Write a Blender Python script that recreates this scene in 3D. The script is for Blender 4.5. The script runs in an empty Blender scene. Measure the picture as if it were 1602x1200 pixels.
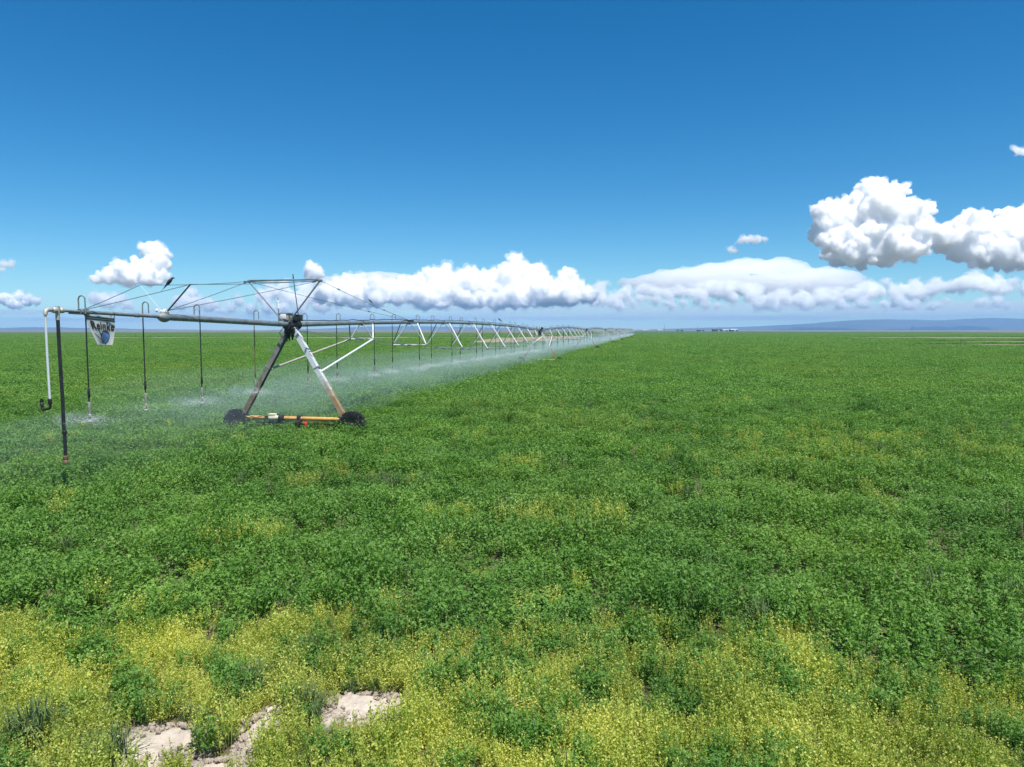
import bpy, bmesh, math, random
from mathutils import Vector, Matrix, noise
import numpy as np

SC = bpy.context.scene
COL = SC.collection
R = math.radians
random.seed(7)
CAM_H = 3.65
PITCH = math.atan(84 / 1152)
CP, SP = math.cos(PITCH), math.sin(PITCH)
# the irrigation line: first wheeled tower and the direction in which the pipe runs away
TX, TY, RATIO = -7.4, 24.8, 0.19
UN = math.hypot(1, RATIO)
UX, UY = RATIO / UN, 1 / UN
LINE_ROT = -math.atan(RATIO)
SPAN = 56.0


def line_point(t, s=0.0):
    return TX + UX * t + UY * s, TY + UY * t - UX * s


def to_line(x, y):
    dx, dy = x - TX, y - TY
    return dx * UX + dy * UY, dx * UY - dy * UX


def at(px, py, depth):
    """Direction read off the photograph, turned into a place at a real depth (metres ahead of the camera)."""
    a, b = (px - 801) / 1152, (600 - py) / 1152
    d = (a, CP + b * SP, b * CP - SP)
    k = depth / d[1]
    return Vector((k * d[0], depth, CAM_H + k * d[2]))


# ------------------------------------------------------------------ mesh builder
class MB:
    def __init__(self):
        self.v, self.f = [], []

    def _add(self, vs, fs):
        o = len(self.v)
        self.v += [tuple(p) for p in vs]
        self.f += [tuple(i + o for i in f) for f in fs]
        return self

    def tube(self, a, b, r, r2=None, n=10, caps=True):
        a, b = Vector(a), Vector(b)
        r2 = r if r2 is None else r2
        d = (b - a).normalized()
        up = Vector((0, 0, 1)) if abs(d.z) < 0.9 else Vector((1, 0, 0))
        x = d.cross(up).normalized()
        y = d.cross(x)
        vs = []
        for p, q in ((a, r), (b, r2)):
            for i in range(n):
                w = 2 * math.pi * i / n
                vs.append(p + x * (q * math.cos(w)) + y * (q * math.sin(w)))
        fs = [(i, (i + 1) % n, n + (i + 1) % n, n + i) for i in range(n)]
        if caps:
            fs += [tuple(range(n - 1, -1, -1)), tuple(range(n, 2 * n))]
        return self._add(vs, fs)

    def path(self, pts, r, n=8, caps=True):
        pts = [Vector(p) for p in pts]
        rs = r if isinstance(r, (list, tuple)) else [r] * len(pts)
        vs, fs = [], []
        px = None
        for k, p in enumerate(pts):
            d = (pts[min(k + 1, len(pts) - 1)] - pts[max(k - 1, 0)]).normalized()
            if px is None:
                up = Vector((0, 0, 1)) if abs(d.z) < 0.9 else Vector((1, 0, 0))
                x = d.cross(up).normalized()
            else:
                x = (px - d * px.dot(d)).normalized()
            px = x
            y = d.cross(x)
            for i in range(n):
                w = 2 * math.pi * i / n
                vs.append(p + x * (rs[k] * math.cos(w)) + y * (rs[k] * math.sin(w)))
        for k in range(len(pts) - 1):
            for i in range(n):
                j = (i + 1) % n
                fs.append((k * n + i, k * n + j, (k + 1) * n + j, (k + 1) * n + i))
        if caps:
            fs += [tuple(range(n - 1, -1, -1)), tuple(range((len(pts) - 1) * n, len(pts) * n))]
        return self._add(vs, fs)

    def box(self, c, size, ax=None, bevel=0.0):
        c = Vector(c)
        ex, ey, ez = ax if ax else (Vector((1, 0, 0)), Vector((0, 1, 0)), Vector((0, 0, 1)))
        hx, hy, hz = (q / 2 for q in size)
        if bevel <= 0:
            vs = [c + ex * (hx * i) + ey * (hy * j) + ez * (hz * k) for k in (-1, 1) for j in (-1, 1) for i in (-1, 1)]
            fs = [(0, 2, 3, 1), (4, 5, 7, 6), (0, 1, 5, 4), (1, 3, 7, 5), (3, 2, 6, 7), (2, 0, 4, 6)]
            return self._add(vs, fs)
        b = min(bevel, hx * 0.9, hy * 0.9, hz * 0.9)
        bm = bmesh.new()
        bmesh.ops.create_cube(bm, size=1.0)
        bmesh.ops.scale(bm, vec=(2 * hx, 2 * hy, 2 * hz), verts=bm.verts)
        bmesh.ops.bevel(bm, geom=bm.edges[:], offset=b, segments=2, affect='EDGES', profile=0.5)
        bm.verts.index_update()
        vs = [c + ex * v.co.x + ey * v.co.y + ez * v.co.z for v in bm.verts]
        fs = [tuple(v.index for v in f.verts) for f in bm.faces]
        bm.free()
        return self._add(vs, fs)

    def lathe(self, prof, origin=(0, 0, 0), axis='Z', n=16):
        """prof: list of (radius, height along the axis)."""
        o = Vector(origin)
        vs, fs = [], []
        for (r, h) in prof:
            for i in range(n):
                w = 2 * math.pi * i / n
                c, s = r * math.cos(w), r * math.sin(w)
                p = {'Z': (c, s, h), 'Y': (s, h, c), 'X': (h, c, s)}[axis]
                vs.append(o + Vector(p))
        for k in range(len(prof) - 1):
            for i in range(n):
                j = (i + 1) % n
                fs.append((k * n + i, k * n + j, (k + 1) * n + j, (k + 1) * n + i))
        fs += [tuple(range(n - 1, -1, -1)), tuple(range((len(prof) - 1) * n, len(prof) * n))]
        return self._add(vs, fs)

    def quad(self, a, b, c, d):
        return self._add([a, b, c, d], [(0, 1, 2, 3)])

    def mesh(self, name, mat=None, smooth=True):
        me = bpy.data.meshes.new(name)
        me.from_pydata(self.v, [], self.f)
        bm = bmesh.new()
        bm.from_mesh(me)
        bmesh.ops.recalc_face_normals(bm, faces=bm.faces)
        bm.to_mesh(me)
        bm.free()
        if mat:
            me.materials.append(mat)
        if smooth:
            me.polygons.foreach_set('use_smooth', [True] * len(me.polygons))
            me.set_sharp_from_angle(angle=R(40))
        me.update()
        return me

    def build(self, name, mat=None, parent=None, loc=(0, 0, 0), smooth=True):
        return link(name, self.mesh(name, mat, smooth), parent, loc)


def link(name, data, parent=None, loc=(0, 0, 0)):
    o = bpy.data.objects.new(name, data)
    COL.objects.link(o)
    o.location = loc
    if parent:
        o.parent = parent
    return o


def tag(o, label=None, cat=None, group=None, kind=None):
    if label:
        o['label'] = label
    if cat:
        o['category'] = cat
    if group:
        o['group'] = group
    if kind:
        o['kind'] = kind
    return o


def empty(name, loc=(0, 0, 0), rz=0.0):
    o = bpy.data.objects.new(name, None)
    COL.objects.link(o)
    o.location = loc
    o.rotation_euler = (0, 0, rz)
    return o


def copy_tree(o, parent=None):
    c = o.copy()
    COL.objects.link(c)
    c.parent = parent
    for ch in KIDS.get(o.name, list(o.children)):
        copy_tree(ch, c)
    return c


KIDS = {}


# ------------------------------------------------------------------ materials
def mat_new(name):
    m = bpy.data.materials.new(name)
    m.use_nodes = True
    nt = m.node_tree
    for n in list(nt.nodes):
        nt.nodes.remove(n)
    out = nt.nodes.new('ShaderNodeOutputMaterial')
    return m, nt, out


def N(nt, typ, **kw):
    n = nt.nodes.new(typ)
    for k, v in kw.items():
        if k.startswith('i_'):
            n.inputs[k[2:].replace('_', ' ')].default_value = v
        else:
            setattr(n, k, v)
    return n


def ramp(nt, fac, stops):
    n = nt.nodes.new('ShaderNodeValToRGB')
    el = n.color_ramp.elements
    while len(el) < len(stops):
        el.new(0.5)
    for e, (p, c) in zip(el, stops):
        e.position = p
        e.color = (*c, 1) if len(c) == 3 else c
    nt.links.new(fac, n.inputs['Fac'])
    return n.outputs['Color']


def mixc(nt, fac, a, b, mode='MIX'):
    n = nt.nodes.new('ShaderNodeMix')
    n.data_type = 'RGBA'
    n.blend_type = mode
    for sock, v in ((n.inputs[0], fac), (n.inputs[6], a), (n.inputs[7], b)):
        if hasattr(v, 'links') or hasattr(v, 'is_output'):
            nt.links.new(v, sock)
        elif isinstance(v, (tuple, list)):
            sock.default_value = (*v, 1) if len(v) == 3 else v
        else:
            sock.default_value = v
    return n.outputs[2]


def math_n(nt, op, a, b=None, c=None, clamp=False):
    n = nt.nodes.new('ShaderNodeMath')
    n.operation = op
    n.use_clamp = clamp
    for i, v in enumerate((a, b, c)):
        if v is None:
            continue
        if isinstance(v, (int, float)):
            n.inputs[i].default_value = v
        else:
            nt.links.new(v, n.inputs[i])
    return n.outputs[0]


def noise_n(nt, vec, scale, detail=4, rough=0.55, dim='3D'):
    n = nt.nodes.new('ShaderNodeTexNoise')
    n.noise_dimensions = dim
    n.inputs['Scale'].default_value = scale
    n.inputs['Detail'].default_value = detail
    n.inputs['Roughness'].default_value = rough
    if vec is not None:
        nt.links.new(vec, n.inputs['Vector'])
    return n.outputs['Fac']


def simple_mat(name, c1, c2, scale=8.0, rough=0.55, metal=0.0, bump=0.0, c3=None, spec=0.5):
    """Two (or three) tones broken up by noise, for every hard surface."""
    m, nt, out = mat_new(name)
    b = N(nt, 'ShaderNodeBsdfPrincipled')
    tc = N(nt, 'ShaderNodeTexCoord')
    f = noise_n(nt, tc.outputs['Object'], scale, 6, 0.65)
    col = ramp(nt, f, [(0.32, c1), (0.68, c2)])
    if c3:
        f2 = noise_n(nt, tc.outputs['Object'], scale * 0.37, 5, 0.6)
        col = mixc(nt, ramp(nt, f2, [(0.52, (0, 0, 0)), (0.66, (1, 1, 1))]), col, c3)
    nt.links.new(col, b.inputs['Base Color'])
    b.inputs['Roughness'].default_value = rough
    b.inputs['Metallic'].default_value = metal
    b.inputs['Specular IOR Level'].default_value = spec
    if bump:
        bp = N(nt, 'ShaderNodeBump')
        bp.inputs['Strength'].default_value = bump
        bp.inputs['Distance'].default_value = 0.02
        nt.links.new(f, bp.inputs['Height'])
        nt.links.new(bp.outputs[0], b.inputs['Normal'])
    nt.links.new(b.outputs[0], out.inputs['Surface'])
    return m


M = {}
M['galv'] = simple_mat('galvanised_steel', (0.17, 0.20, 0.215), (0.29, 0.32, 0.335), 5.0, 0.45, 0.35, c3=(0.17, 0.18, 0.18))
M['galv_dull'] = simple_mat('weathered_steel', (0.16, 0.19, 0.19), (0.30, 0.33, 0.33), 6.0, 0.6, 0.3)
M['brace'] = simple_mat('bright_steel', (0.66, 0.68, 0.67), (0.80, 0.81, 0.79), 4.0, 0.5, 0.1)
M['rust'] = simple_mat('rust_stained_steel', (0.52, 0.25, 0.065), (0.70, 0.38, 0.12), 5.0, 0.7, 0.0, 0.2, c3=(0.34, 0.16, 0.06))
M['dark'] = simple_mat('dark_machinery', (0.012, 0.013, 0.014), (0.05, 0.05, 0.05), 14.0, 0.5, 0.1)
M['hose'] = simple_mat('black_hose', (0.010, 0.011, 0.013), (0.028, 0.030, 0.033), 9.0, 0.45)
M['brown_hose'] = simple_mat('dusty_brown_hose', (0.12, 0.075, 0.04), (0.20, 0.13, 0.07), 9.0, 0.6)
M['mud'] = simple_mat('muddy_rubber', (0.008, 0.007, 0.009), (0.030, 0.026, 0.028), 17.0, 0.5, 0.0, 0.8, c3=(0.05, 0.042, 0.04))
M['cream'] = simple_mat('cream_paint', (0.62, 0.55, 0.36), (0.74, 0.67, 0.48), 12.0, 0.5)
M['box'] = simple_mat('tan_box_paint', (0.34, 0.32, 0.27), (0.46, 0.43, 0.37), 8.0, 0.55)
M['white'] = simple_mat('white_plastic', (0.74, 0.75, 0.75), (0.84, 0.84, 0.83), 9.0, 0.35)
M['grey_pipe'] = simple_mat('pale_grey_pvc', (0.55, 0.60, 0.62), (0.68, 0.72, 0.73), 6.0, 0.4)
M['red'] = simple_mat('red_paint', (0.40, 0.03, 0.02), (0.52, 0.06, 0.04), 12.0, 0.5)
M['brass'] = simple_mat('stained_fitting', (0.32, 0.30, 0.25), (0.54, 0.52, 0.46), 20.0, 0.45, 0.2)
M['cable'] = simple_mat('steel_cable', (0.10, 0.11, 0.12), (0.18, 0.19, 0.20), 20.0, 0.5, 0.4)
M['brace_shaded'] = simple_mat('shaded_brace_steel', (0.20, 0.225, 0.225), (0.33, 0.35, 0.35), 5.0, 0.55, 0.2)  # same steel as the bright braces, with shade put into the colour
M['rod_pale'] = simple_mat('brownish_strut', (0.34, 0.31, 0.26), (0.50, 0.47, 0.41), 5.0, 0.6, 0.1)
M['rod'] = simple_mat('truss_rod_steel', (0.20, 0.20, 0.18), (0.34, 0.33, 0.29), 8.0, 0.55, 0.3)
M['feather'] = simple_mat('black_feathers', (0.008, 0.008, 0.010), (0.022, 0.022, 0.026), 30.0, 0.5)
M['beak'] = simple_mat('dark_beak', (0.02, 0.02, 0.02), (0.05, 0.045, 0.04), 30.0, 0.5)
M['ink'] = simple_mat('black_print', (0.010, 0.011, 0.018), (0.022, 0.024, 0.032), 20.0, 0.7)
M['emblem'] = simple_mat('blue_print', (0.08, 0.18, 0.42), (0.16, 0.28, 0.52), 16.0, 0.7)


def leg_mat(name='water_stained_leg', hi=((0.50, 0.53, 0.54), (0.70, 0.72, 0.71)), lo=((0.26, 0.17, 0.09), (0.42, 0.29, 0.15))):
    """Galvanised leg whose lower half is stained orange by hard water: the stain is on the steel itself."""
    m, nt, out = mat_new(name)
    b = N(nt, 'ShaderNodeBsdfPrincipled')
    tc = N(nt, 'ShaderNodeTexCoord')
    sep = N(nt, 'ShaderNodeSeparateXYZ')
    nt.links.new(tc.outputs['Object'], sep.inputs[0])
    f = noise_n(nt, tc.outputs['Object'], 6.0, 6, 0.65)
    z = math_n(nt, 'MULTIPLY_ADD', f, 1.3, math_n(nt, 'SUBTRACT', sep.outputs['Z'], 0.65))
    steel = ramp(nt, f, [(0.3, hi[0]), (0.7, hi[1])])
    rust = ramp(nt, f, [(0.3, lo[0]), (0.7, lo[1])])
    fac = N(nt, 'ShaderNodeMapRange')
    fac.inputs['From Min'].default_value = 1.45
    fac.inputs['From Max'].default_value = 2.15
    nt.links.new(z, fac.inputs['Value'])
    nt.links.new(mixc(nt, fac.outputs[0], rust, steel), b.inputs['Base Color'])
    b.inputs['Roughness'].default_value = 0.55
    nt.links.new(b.outputs[0], out.inputs['Surface'])
    return m


M['leg'] = leg_mat()
M['leg_dull'] = leg_mat('dark_brown_leg', ((0.15, 0.14, 0.12), (0.30, 0.28, 0.24)), ((0.14, 0.10, 0.06), (0.24, 0.17, 0.10)))
# ------------------------------------------------------------------ camera, sun, sky
cam_d = bpy.data.cameras.new('camera')
cam = bpy.data.objects.new('camera', cam_d)
COL.objects.link(cam)
cam.location = (0, 0, CAM_H)
cam.rotation_euler = (math.pi / 2 - PITCH, 0, 0)
cam_d.sensor_width = 36
cam_d.lens = 36 * 1152 / 1602
cam_d.clip_start = 0.1
cam_d.clip_end = 120000
SC.camera = cam

SUN_EL, SUN_AZ = R(66), R(148)      # azimuth measured from straight ahead, negative to the left
sd = Vector((math.sin(SUN_AZ) * math.cos(SUN_EL), math.cos(SUN_AZ) * math.cos(SUN_EL), math.sin(SUN_EL)))
sun_d = bpy.data.lights.new('sun', 'SUN')
sun_d.energy = 5.0
sun_d.angle = R(0.53)
sun_d.color = (1.0, 0.955, 0.89)
sun = bpy.data.objects.new('sun', sun_d)
COL.objects.link(sun)
sun.rotation_euler = sd.to_track_quat('Z', 'Y').to_euler()
sun.location = (0, 0, 400)

w = bpy.data.worlds.new('World')
SC.world = w
w.use_nodes = True
nt = w.node_tree
for n in list(nt.nodes):
    nt.nodes.remove(n)
out = nt.nodes.new('ShaderNodeOutputWorld')
bg = nt.nodes.new('ShaderNodeBackground')
sky = nt.nodes.new('ShaderNodeTexSky')
sky.sky_type = 'NISHITA'
sky.sun_disc = False
sky.sun_elevation = SUN_EL
sky.sun_rotation = SUN_AZ
sky.altitude = 1500
sky.air_density = 1.0
sky.dust_density = 0.0
sky.ozone_density = 6.0
hs = nt.nodes.new('ShaderNodeHueSaturation')
hs.inputs['Saturation'].default_value = 1.32
nt.links.new(sky.outputs[0], hs.inputs['Color'])
tint = nt.nodes.new('ShaderNodeMix')
tint.data_type = 'RGBA'
tint.blend_type = 'MULTIPLY'
tint.inputs[0].default_value = 1.0
tint.inputs[7].default_value = (0.88, 1.02, 0.92, 1)
nt.links.new(hs.outputs[0], tint.inputs[6])
nt.links.new(tint.outputs[2], bg.inputs['Color'])
bg.inputs['Strength'].default_value = 0.100
nt.links.new(bg.outputs[0], out.inputs['Surface'])

SC.render.engine = 'CYCLES'
SC.view_settings.view_transform = 'Standard'
SC.view_settings.look = 'None'
SC.view_settings.exposure = 0.45
SC.view_settings.gamma = 1.0
SC.cycles.use_denoising = True
SC.cycles.max_bounces = 64
SC.cycles.diffuse_bounces = 3
SC.cycles.glossy_bounces = 2
SC.cycles.transmission_bounces = 3
SC.cycles.volume_bounces = 60
SC.cycles.transparent_max_bounces = 24
SC.cycles.sample_clamp_indirect = 4.0
SC.cycles.use_adaptive_sampling = False
# ------------------------------------------------------------------ ground: one sheet to the horizon
SOIL = [(-3.10, 6.22, 0.50, 0.34), (-1.42, 6.86, 0.50, 0.30), (-2.28, 6.46, 0.20, 0.42), (-2.42, 5.80, 0.30, 0.22)]


def nz(x, y, s, o=0.0):
    return noise.noise(Vector((x * s + o, y * s - o * 0.7, o * 1.3)))


def soil_mask(x, y):
    best = -1.0
    for cx, cy, rx, ry in SOIL:
        d = math.hypot((x - cx) / rx, (y - cy) / ry)
        if d < 2.2:
            best = max(best, 1.0 - d + 0.34 * nz(x, y, 4.2, 3.0) + 0.16 * nz(x, y, 11.0, 5.0))
    return best


def weed_edge(x):
    """How far out the yellow weeds reach along the field margin, before the lucerne closes over."""
    base = 8.85 - 0.085 * (x + 4.0) - (0.55 if x > 2.2 else 0.0) * min(1.0, (x - 2.2) / 1.2)
    return base


def weed_amount(x, y):
    a = (weed_edge(x) - y) / 1.5
    a += 1.15 * nz(x, y, 0.8, 2.0) + 0.75 * nz(x, y, 2.4, 9.0)
    return a


def rel(x, y, cx, cy, rx, ry):
    return math.hypot((x - cx) / rx, (y - cy) / ry)


# (along the pipe?, centre and half sizes, top, weight)
BARE = [(1, (290, -34, 165, 24), 1.0, 1.0), (0, (-120, 335, 160, 42), 1.0, 1.0), (0, (215, 340, 95, 75), 0.8, 1.0),
        (0, (120, 172, 50, 26), 0.8, 1.0), (0, (165, 225, 70, 34), 0.75, 1.0)]


def bare_far(x, y):
    """Bare, dry strips out in the field: 1 inside, 0 outside."""
    n = 0.30 * nz(x, y, 0.02, 4.0) + 0.25 * nz(x, y, 0.07, 1.0)
    t, s = to_line(x, y)
    v = max(*(q * (top - rel(t if k else x, s if k else y, *e)) for k, e, top, q in BARE))
    return v + n


def spread(lo, hi, step, far, ratio):
    c = [lo + step * i for i in range(int(round((hi - lo) / step)) + 1)]
    s, p = step, hi
    up = []
    while p < far:
        s *= ratio
        p += s
        up.append(min(p, far))
    s, p = step, lo
    dn = []
    while p > -far:
        s *= ratio
        p -= s
        dn.append(max(p, -far))
    return dn[::-1] + c + up


gx = spread(-4.6, 0.4, 0.030, 10500, 1.14)
gy = spread(5.0, 8.2, 0.030, 10500, 1.16)
verts = []
for y in gy:
    for x in gx:
        z = 0.0
        if abs(x) < 14 and 1 < y < 22:
            fade = max(0.0, 1 - max(abs(x) / 14, abs(y - 8) / 14))
            z = fade * (0.05 * nz(x, y, 0.8, 1.0) + 0.03 * nz(x, y, 3.0, 2.0))
            m = soil_mask(x, y)
            if m > -0.1:
                k = min(1.0, (m + 0.1) / 0.5)
                z += 0.05 * k + k * (0.035 * nz(x, y, 5.0, 7.0) + 0.045 * max(0, nz(x, y, 11, 8.0)) - 0.03 * abs(nz(x, y, 17, 8.2)) + 0.022 * nz(x, y, 27, 8.5))
        verts.append((x, y, z))
nx = len(gx)
faces = [(j * nx + i, j * nx + i + 1, (j + 1) * nx + i + 1, (j + 1) * nx + i) for j in range(len(gy) - 1) for i in range(nx - 1)]
gme = bpy.data.meshes.new('ground')
gme.from_pydata(verts, [], faces)
at_s = gme.attributes.new('bare_soil', 'FLOAT', 'POINT')
at_s.data.foreach_set('value', [max(0.0, min(1.0, 0.5 + 2.2 * soil_mask(v[0], v[1]))) if abs(v[0]) < 7 and 4 < v[1] < 9 else 0.0 for v in verts])
gme.polygons.foreach_set('use_smooth', [True] * len(gme.polygons))


def ellipse_mask(nt, X, Y, cx, cy, rx, ry, wob, soft, top=1.0):
    dx = math_n(nt, 'DIVIDE', math_n(nt, 'SUBTRACT', X, cx), rx)
    dy = math_n(nt, 'DIVIDE', math_n(nt, 'SUBTRACT', Y, cy), ry)
    d = math_n(nt, 'SQRT', math_n(nt, 'ADD', math_n(nt, 'MULTIPLY', dx, dx), math_n(nt, 'MULTIPLY', dy, dy)))
    v = math_n(nt, 'ADD', math_n(nt, 'SUBTRACT', top, d), wob)
    return math_n(nt, 'DIVIDE', v, soft, clamp=True)


def ground_mat():
    m, nt, out = mat_new('field_and_rangeland')
    b = N(nt, 'ShaderNodeBsdfPrincipled')
    b.inputs['Roughness'].default_value = 0.9
    b.inputs['Specular IOR Level'].default_value = 0.15
    geo = N(nt, 'ShaderNodeNewGeometry')
    P = geo.outputs['Position']
    sep = N(nt, 'ShaderNodeSeparateXYZ')
    nt.links.new(P, sep.inputs[0])
    X, Y = sep.outputs['X'], sep.outputs['Y']
    n_big = noise_n(nt, P, 0.02, 5, 0.6)
    n_mid = noise_n(nt, P, 0.12, 6, 0.65)
    n_fine = noise_n(nt, P, 1.3, 6, 0.7)
    crop = ramp(nt, n_mid, [(0.3, (0.052, 0.100, 0.011)), (0.55, (0.074, 0.132, 0.016)), (0.75, (0.106, 0.160, 0.022))])
    crop = mixc(nt, ramp(nt, n_big, [(0.55, (0, 0, 0)), (0.75, (0.5, 0.5, 0.5))]), crop, (0.085, 0.115, 0.030))
    crop = mixc(nt, 0.75, crop, ramp(nt, n_fine, [(0.3, (0.55, 0.55, 0.55)), (0.7, (1.3, 1.3, 1.3))]), 'MULTIPLY')
    # under the plants near the camera: damp dark earth and litter
    earth = ramp(nt, n_fine, [(0.3, (0.07, 0.068, 0.034)), (0.7, (0.15, 0.135, 0.075))])
    near = N(nt, 'ShaderNodeMapRange')
    near.inputs['From Min'].default_value = 25
    near.inputs['From Max'].default_value = 110
    nt.links.new(Y, near.inputs['Value'])
    col = mixc(nt, near.outputs[0], earth, crop)
    # dry strips in the field
    dry = ramp(nt, n_fine, [(0.3, (0.20, 0.175, 0.115)), (0.7, (0.34, 0.29, 0.20))])
    wob = math_n(nt, 'MULTIPLY', math_n(nt, 'SUBTRACT', n_mid, 0.5), 1.6)
    c, s = math.cos(LINE_ROT), math.sin(LINE_ROT)
    lx = math_n(nt, 'SUBTRACT', X, TX)
    ly = math_n(nt, 'SUBTRACT', Y, TY)
    T = math_n(nt, 'ADD', math_n(nt, 'MULTIPLY', lx, UX), math_n(nt, 'MULTIPLY', ly, UY))
    S = math_n(nt, 'SUBTRACT', math_n(nt, 'MULTIPLY', lx, UY), math_n(nt, 'MULTIPLY', ly, UX))
    masks = [math_n(nt, 'MULTIPLY', ellipse_mask(nt, T if k else X, S if k else Y, *e, wob, 0.35, top), wt) for (k, e, top, q), wt in zip(BARE, (1.0, 0.9, 0.6, 0.65, 0.55))]
    dm = masks[0]
    for q in masks[1:]:
        dm = math_n(nt, 'MAXIMUM', dm, q)
    col = mixc(nt, dm, col, dry)
    # beyond the last irrigated field: dry grey-brown rangeland
    inside = ellipse_mask(nt, X, Y, 380, 1050, 330, 900, 0.0, 0.04)
    inside = math_n(nt, 'MAXIMUM', inside, ellipse_mask(nt, X, Y, 100, 300, 1000, 480, 0.0, 0.03))
    inside = math_n(nt, 'MAXIMUM', inside, ellipse_mask(nt, X, Y, -600, 500, 900, 560, 0.0, 0.03))
    n_range = noise_n(nt, P, 0.004, 6, 0.6)
    rng = ramp(nt, n_range, [(0.36, (0.085, 0.095, 0.055)), (0.5, (0.17, 0.15, 0.095)), (0.66, (0.27, 0.22, 0.15))])
    col = mixc(nt, inside, rng, col)
    # bare pale earth thrown up near the camera
    at_n = N(nt, 'ShaderNodeAttribute', attribute_name='bare_soil')
    pale = ramp(nt, noise_n(nt, P, 9.0, 7, 0.7), [(0.28, (0.32, 0.265, 0.215)), (0.46, (0.47, 0.41, 0.34)), (0.72, (0.57, 0.505, 0.43))])
    col = mixc(nt, at_n.outputs['Fac'], col, pale)
    nt.links.new(col, b.inputs['Base Color'])
    bp = N(nt, 'ShaderNodeBump')
    bp.inputs['Strength'].default_value = 0.6
    bp.inputs['Distance'].default_value = 0.03
    nt.links.new(noise_n(nt, P, 22, 6, 0.7), bp.inputs['Height'])
    nt.links.new(bp.outputs[0], b.inputs['Normal'])
    nt.links.new(b.outputs[0], out.inputs['Surface'])
    return m


gme.materials.append(ground_mat())
tag(link('ground', gme), 'flat irrigated field and dry rangeland reaching to the horizon', 'ground', kind='structure')


# ------------------------------------------------------------------ crop and weeds
def leaf_mat(name, tones, trans=0.35, rough=0.5, spec=0.4, patch=None):
    """tones: dark to light greens; patch: (tone, strength) of broad drifts across the field."""
    m, nt, out = mat_new(name)
    geo = N(nt, 'ShaderNodeNewGeometry')
    P = geo.outputs['Position']
    n1 = noise_n(nt, P, 0.9, 5, 0.65)
    rnd = geo.outputs['Random Per Island']
    f = math_n(nt, 'ADD', math_n(nt, 'MULTIPLY', rnd, 0.55), math_n(nt, 'MULTIPLY_ADD', n1, 1.0, -0.28), clamp=True)
    k = len(tones) - 1
    col = ramp(nt, f, [(0.12 + 0.76 * i / k, t) for i, t in enumerate(tones)])
    n3 = noise_n(nt, P, 0.28, 4, 0.6)
    col = mixc(nt, 0.8, col, ramp(nt, n3, [(0.34, (0.72, 0.78, 0.85)), (0.52, (1.0, 1.0, 1.0)), (0.68, (1.28, 1.16, 0.95))]), 'MULTIPLY')
    if patch:
        n2 = noise_n(nt, P, 0.055, 5, 0.6)
        col = mixc(nt, ramp(nt, n2, [(0.50, (0, 0, 0)), (0.70, (patch[1],) * 3)]), col, patch[0])
    pb = N(nt, 'ShaderNodeBsdfPrincipled')
    nt.links.new(col, pb.inputs['Base Color'])
    pb.inputs['Roughness'].default_value = rough
    pb.inputs['Specular IOR Level'].default_value = spec
    tl = N(nt, 'ShaderNodeBsdfTranslucent')
    nt.links.new(mixc(nt, 1.0, col, (1.1, 1.25, 0.5), 'MULTIPLY'), tl.inputs['Color'])
    mx = N(nt, 'ShaderNodeMixShader')
    mx.inputs[0].default_value = trans
    nt.links.new(pb.outputs[0], mx.inputs[1])
    nt.links.new(tl.outputs[0], mx.inputs[2])
    nt.links.new(mx.outputs[0], out.inputs['Surface'])
    return m


M['lucerne'] = leaf_mat('lucerne_leaf', [(0.052, 0.140, 0.020), (0.118, 0.262, 0.038), (0.255, 0.412, 0.098)], 0.32, 0.55, 0.28, ((0.205, 0.284, 0.046), 0.6))
M['weed'] = leaf_mat('yellow_weed', [(0.16, 0.27, 0.045), (0.52, 0.56, 0.11), (0.80, 0.76, 0.24)], 0.42, 0.6, 0.2)
M['blade'] = leaf_mat('grass_blade', [(0.09, 0.15, 0.05), (0.15, 0.22, 0.08), (0.24, 0.30, 0.14)], 0.3, 0.5, 0.3)
M['straw'] = leaf_mat('dry_stem', [(0.22, 0.18, 0.09), (0.34, 0.29, 0.16), (0.42, 0.36, 0.22)], 0.2, 0.7, 0.1)


def rnd_unit():
    while True:
        v = Vector((random.uniform(-1, 1), random.uniform(-1, 1), random.uniform(-1, 1)))
        if 0.05 < v.length < 1:
            return v.normalized()


def leaflet(mb, p, d, n, L, W):
    """One leaflet: a folded diamond from p along d, its face turned to n."""
    s = d.cross(n)
    if s.length < 1e-3:
        s = Vector((1, 0, 0))
    s = s.normalized() * W
    mid = p + d * (L * 0.55)
    mb._add([p, mid + s, p + d * L, mid - s], [(0, 1, 2, 3)])


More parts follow.
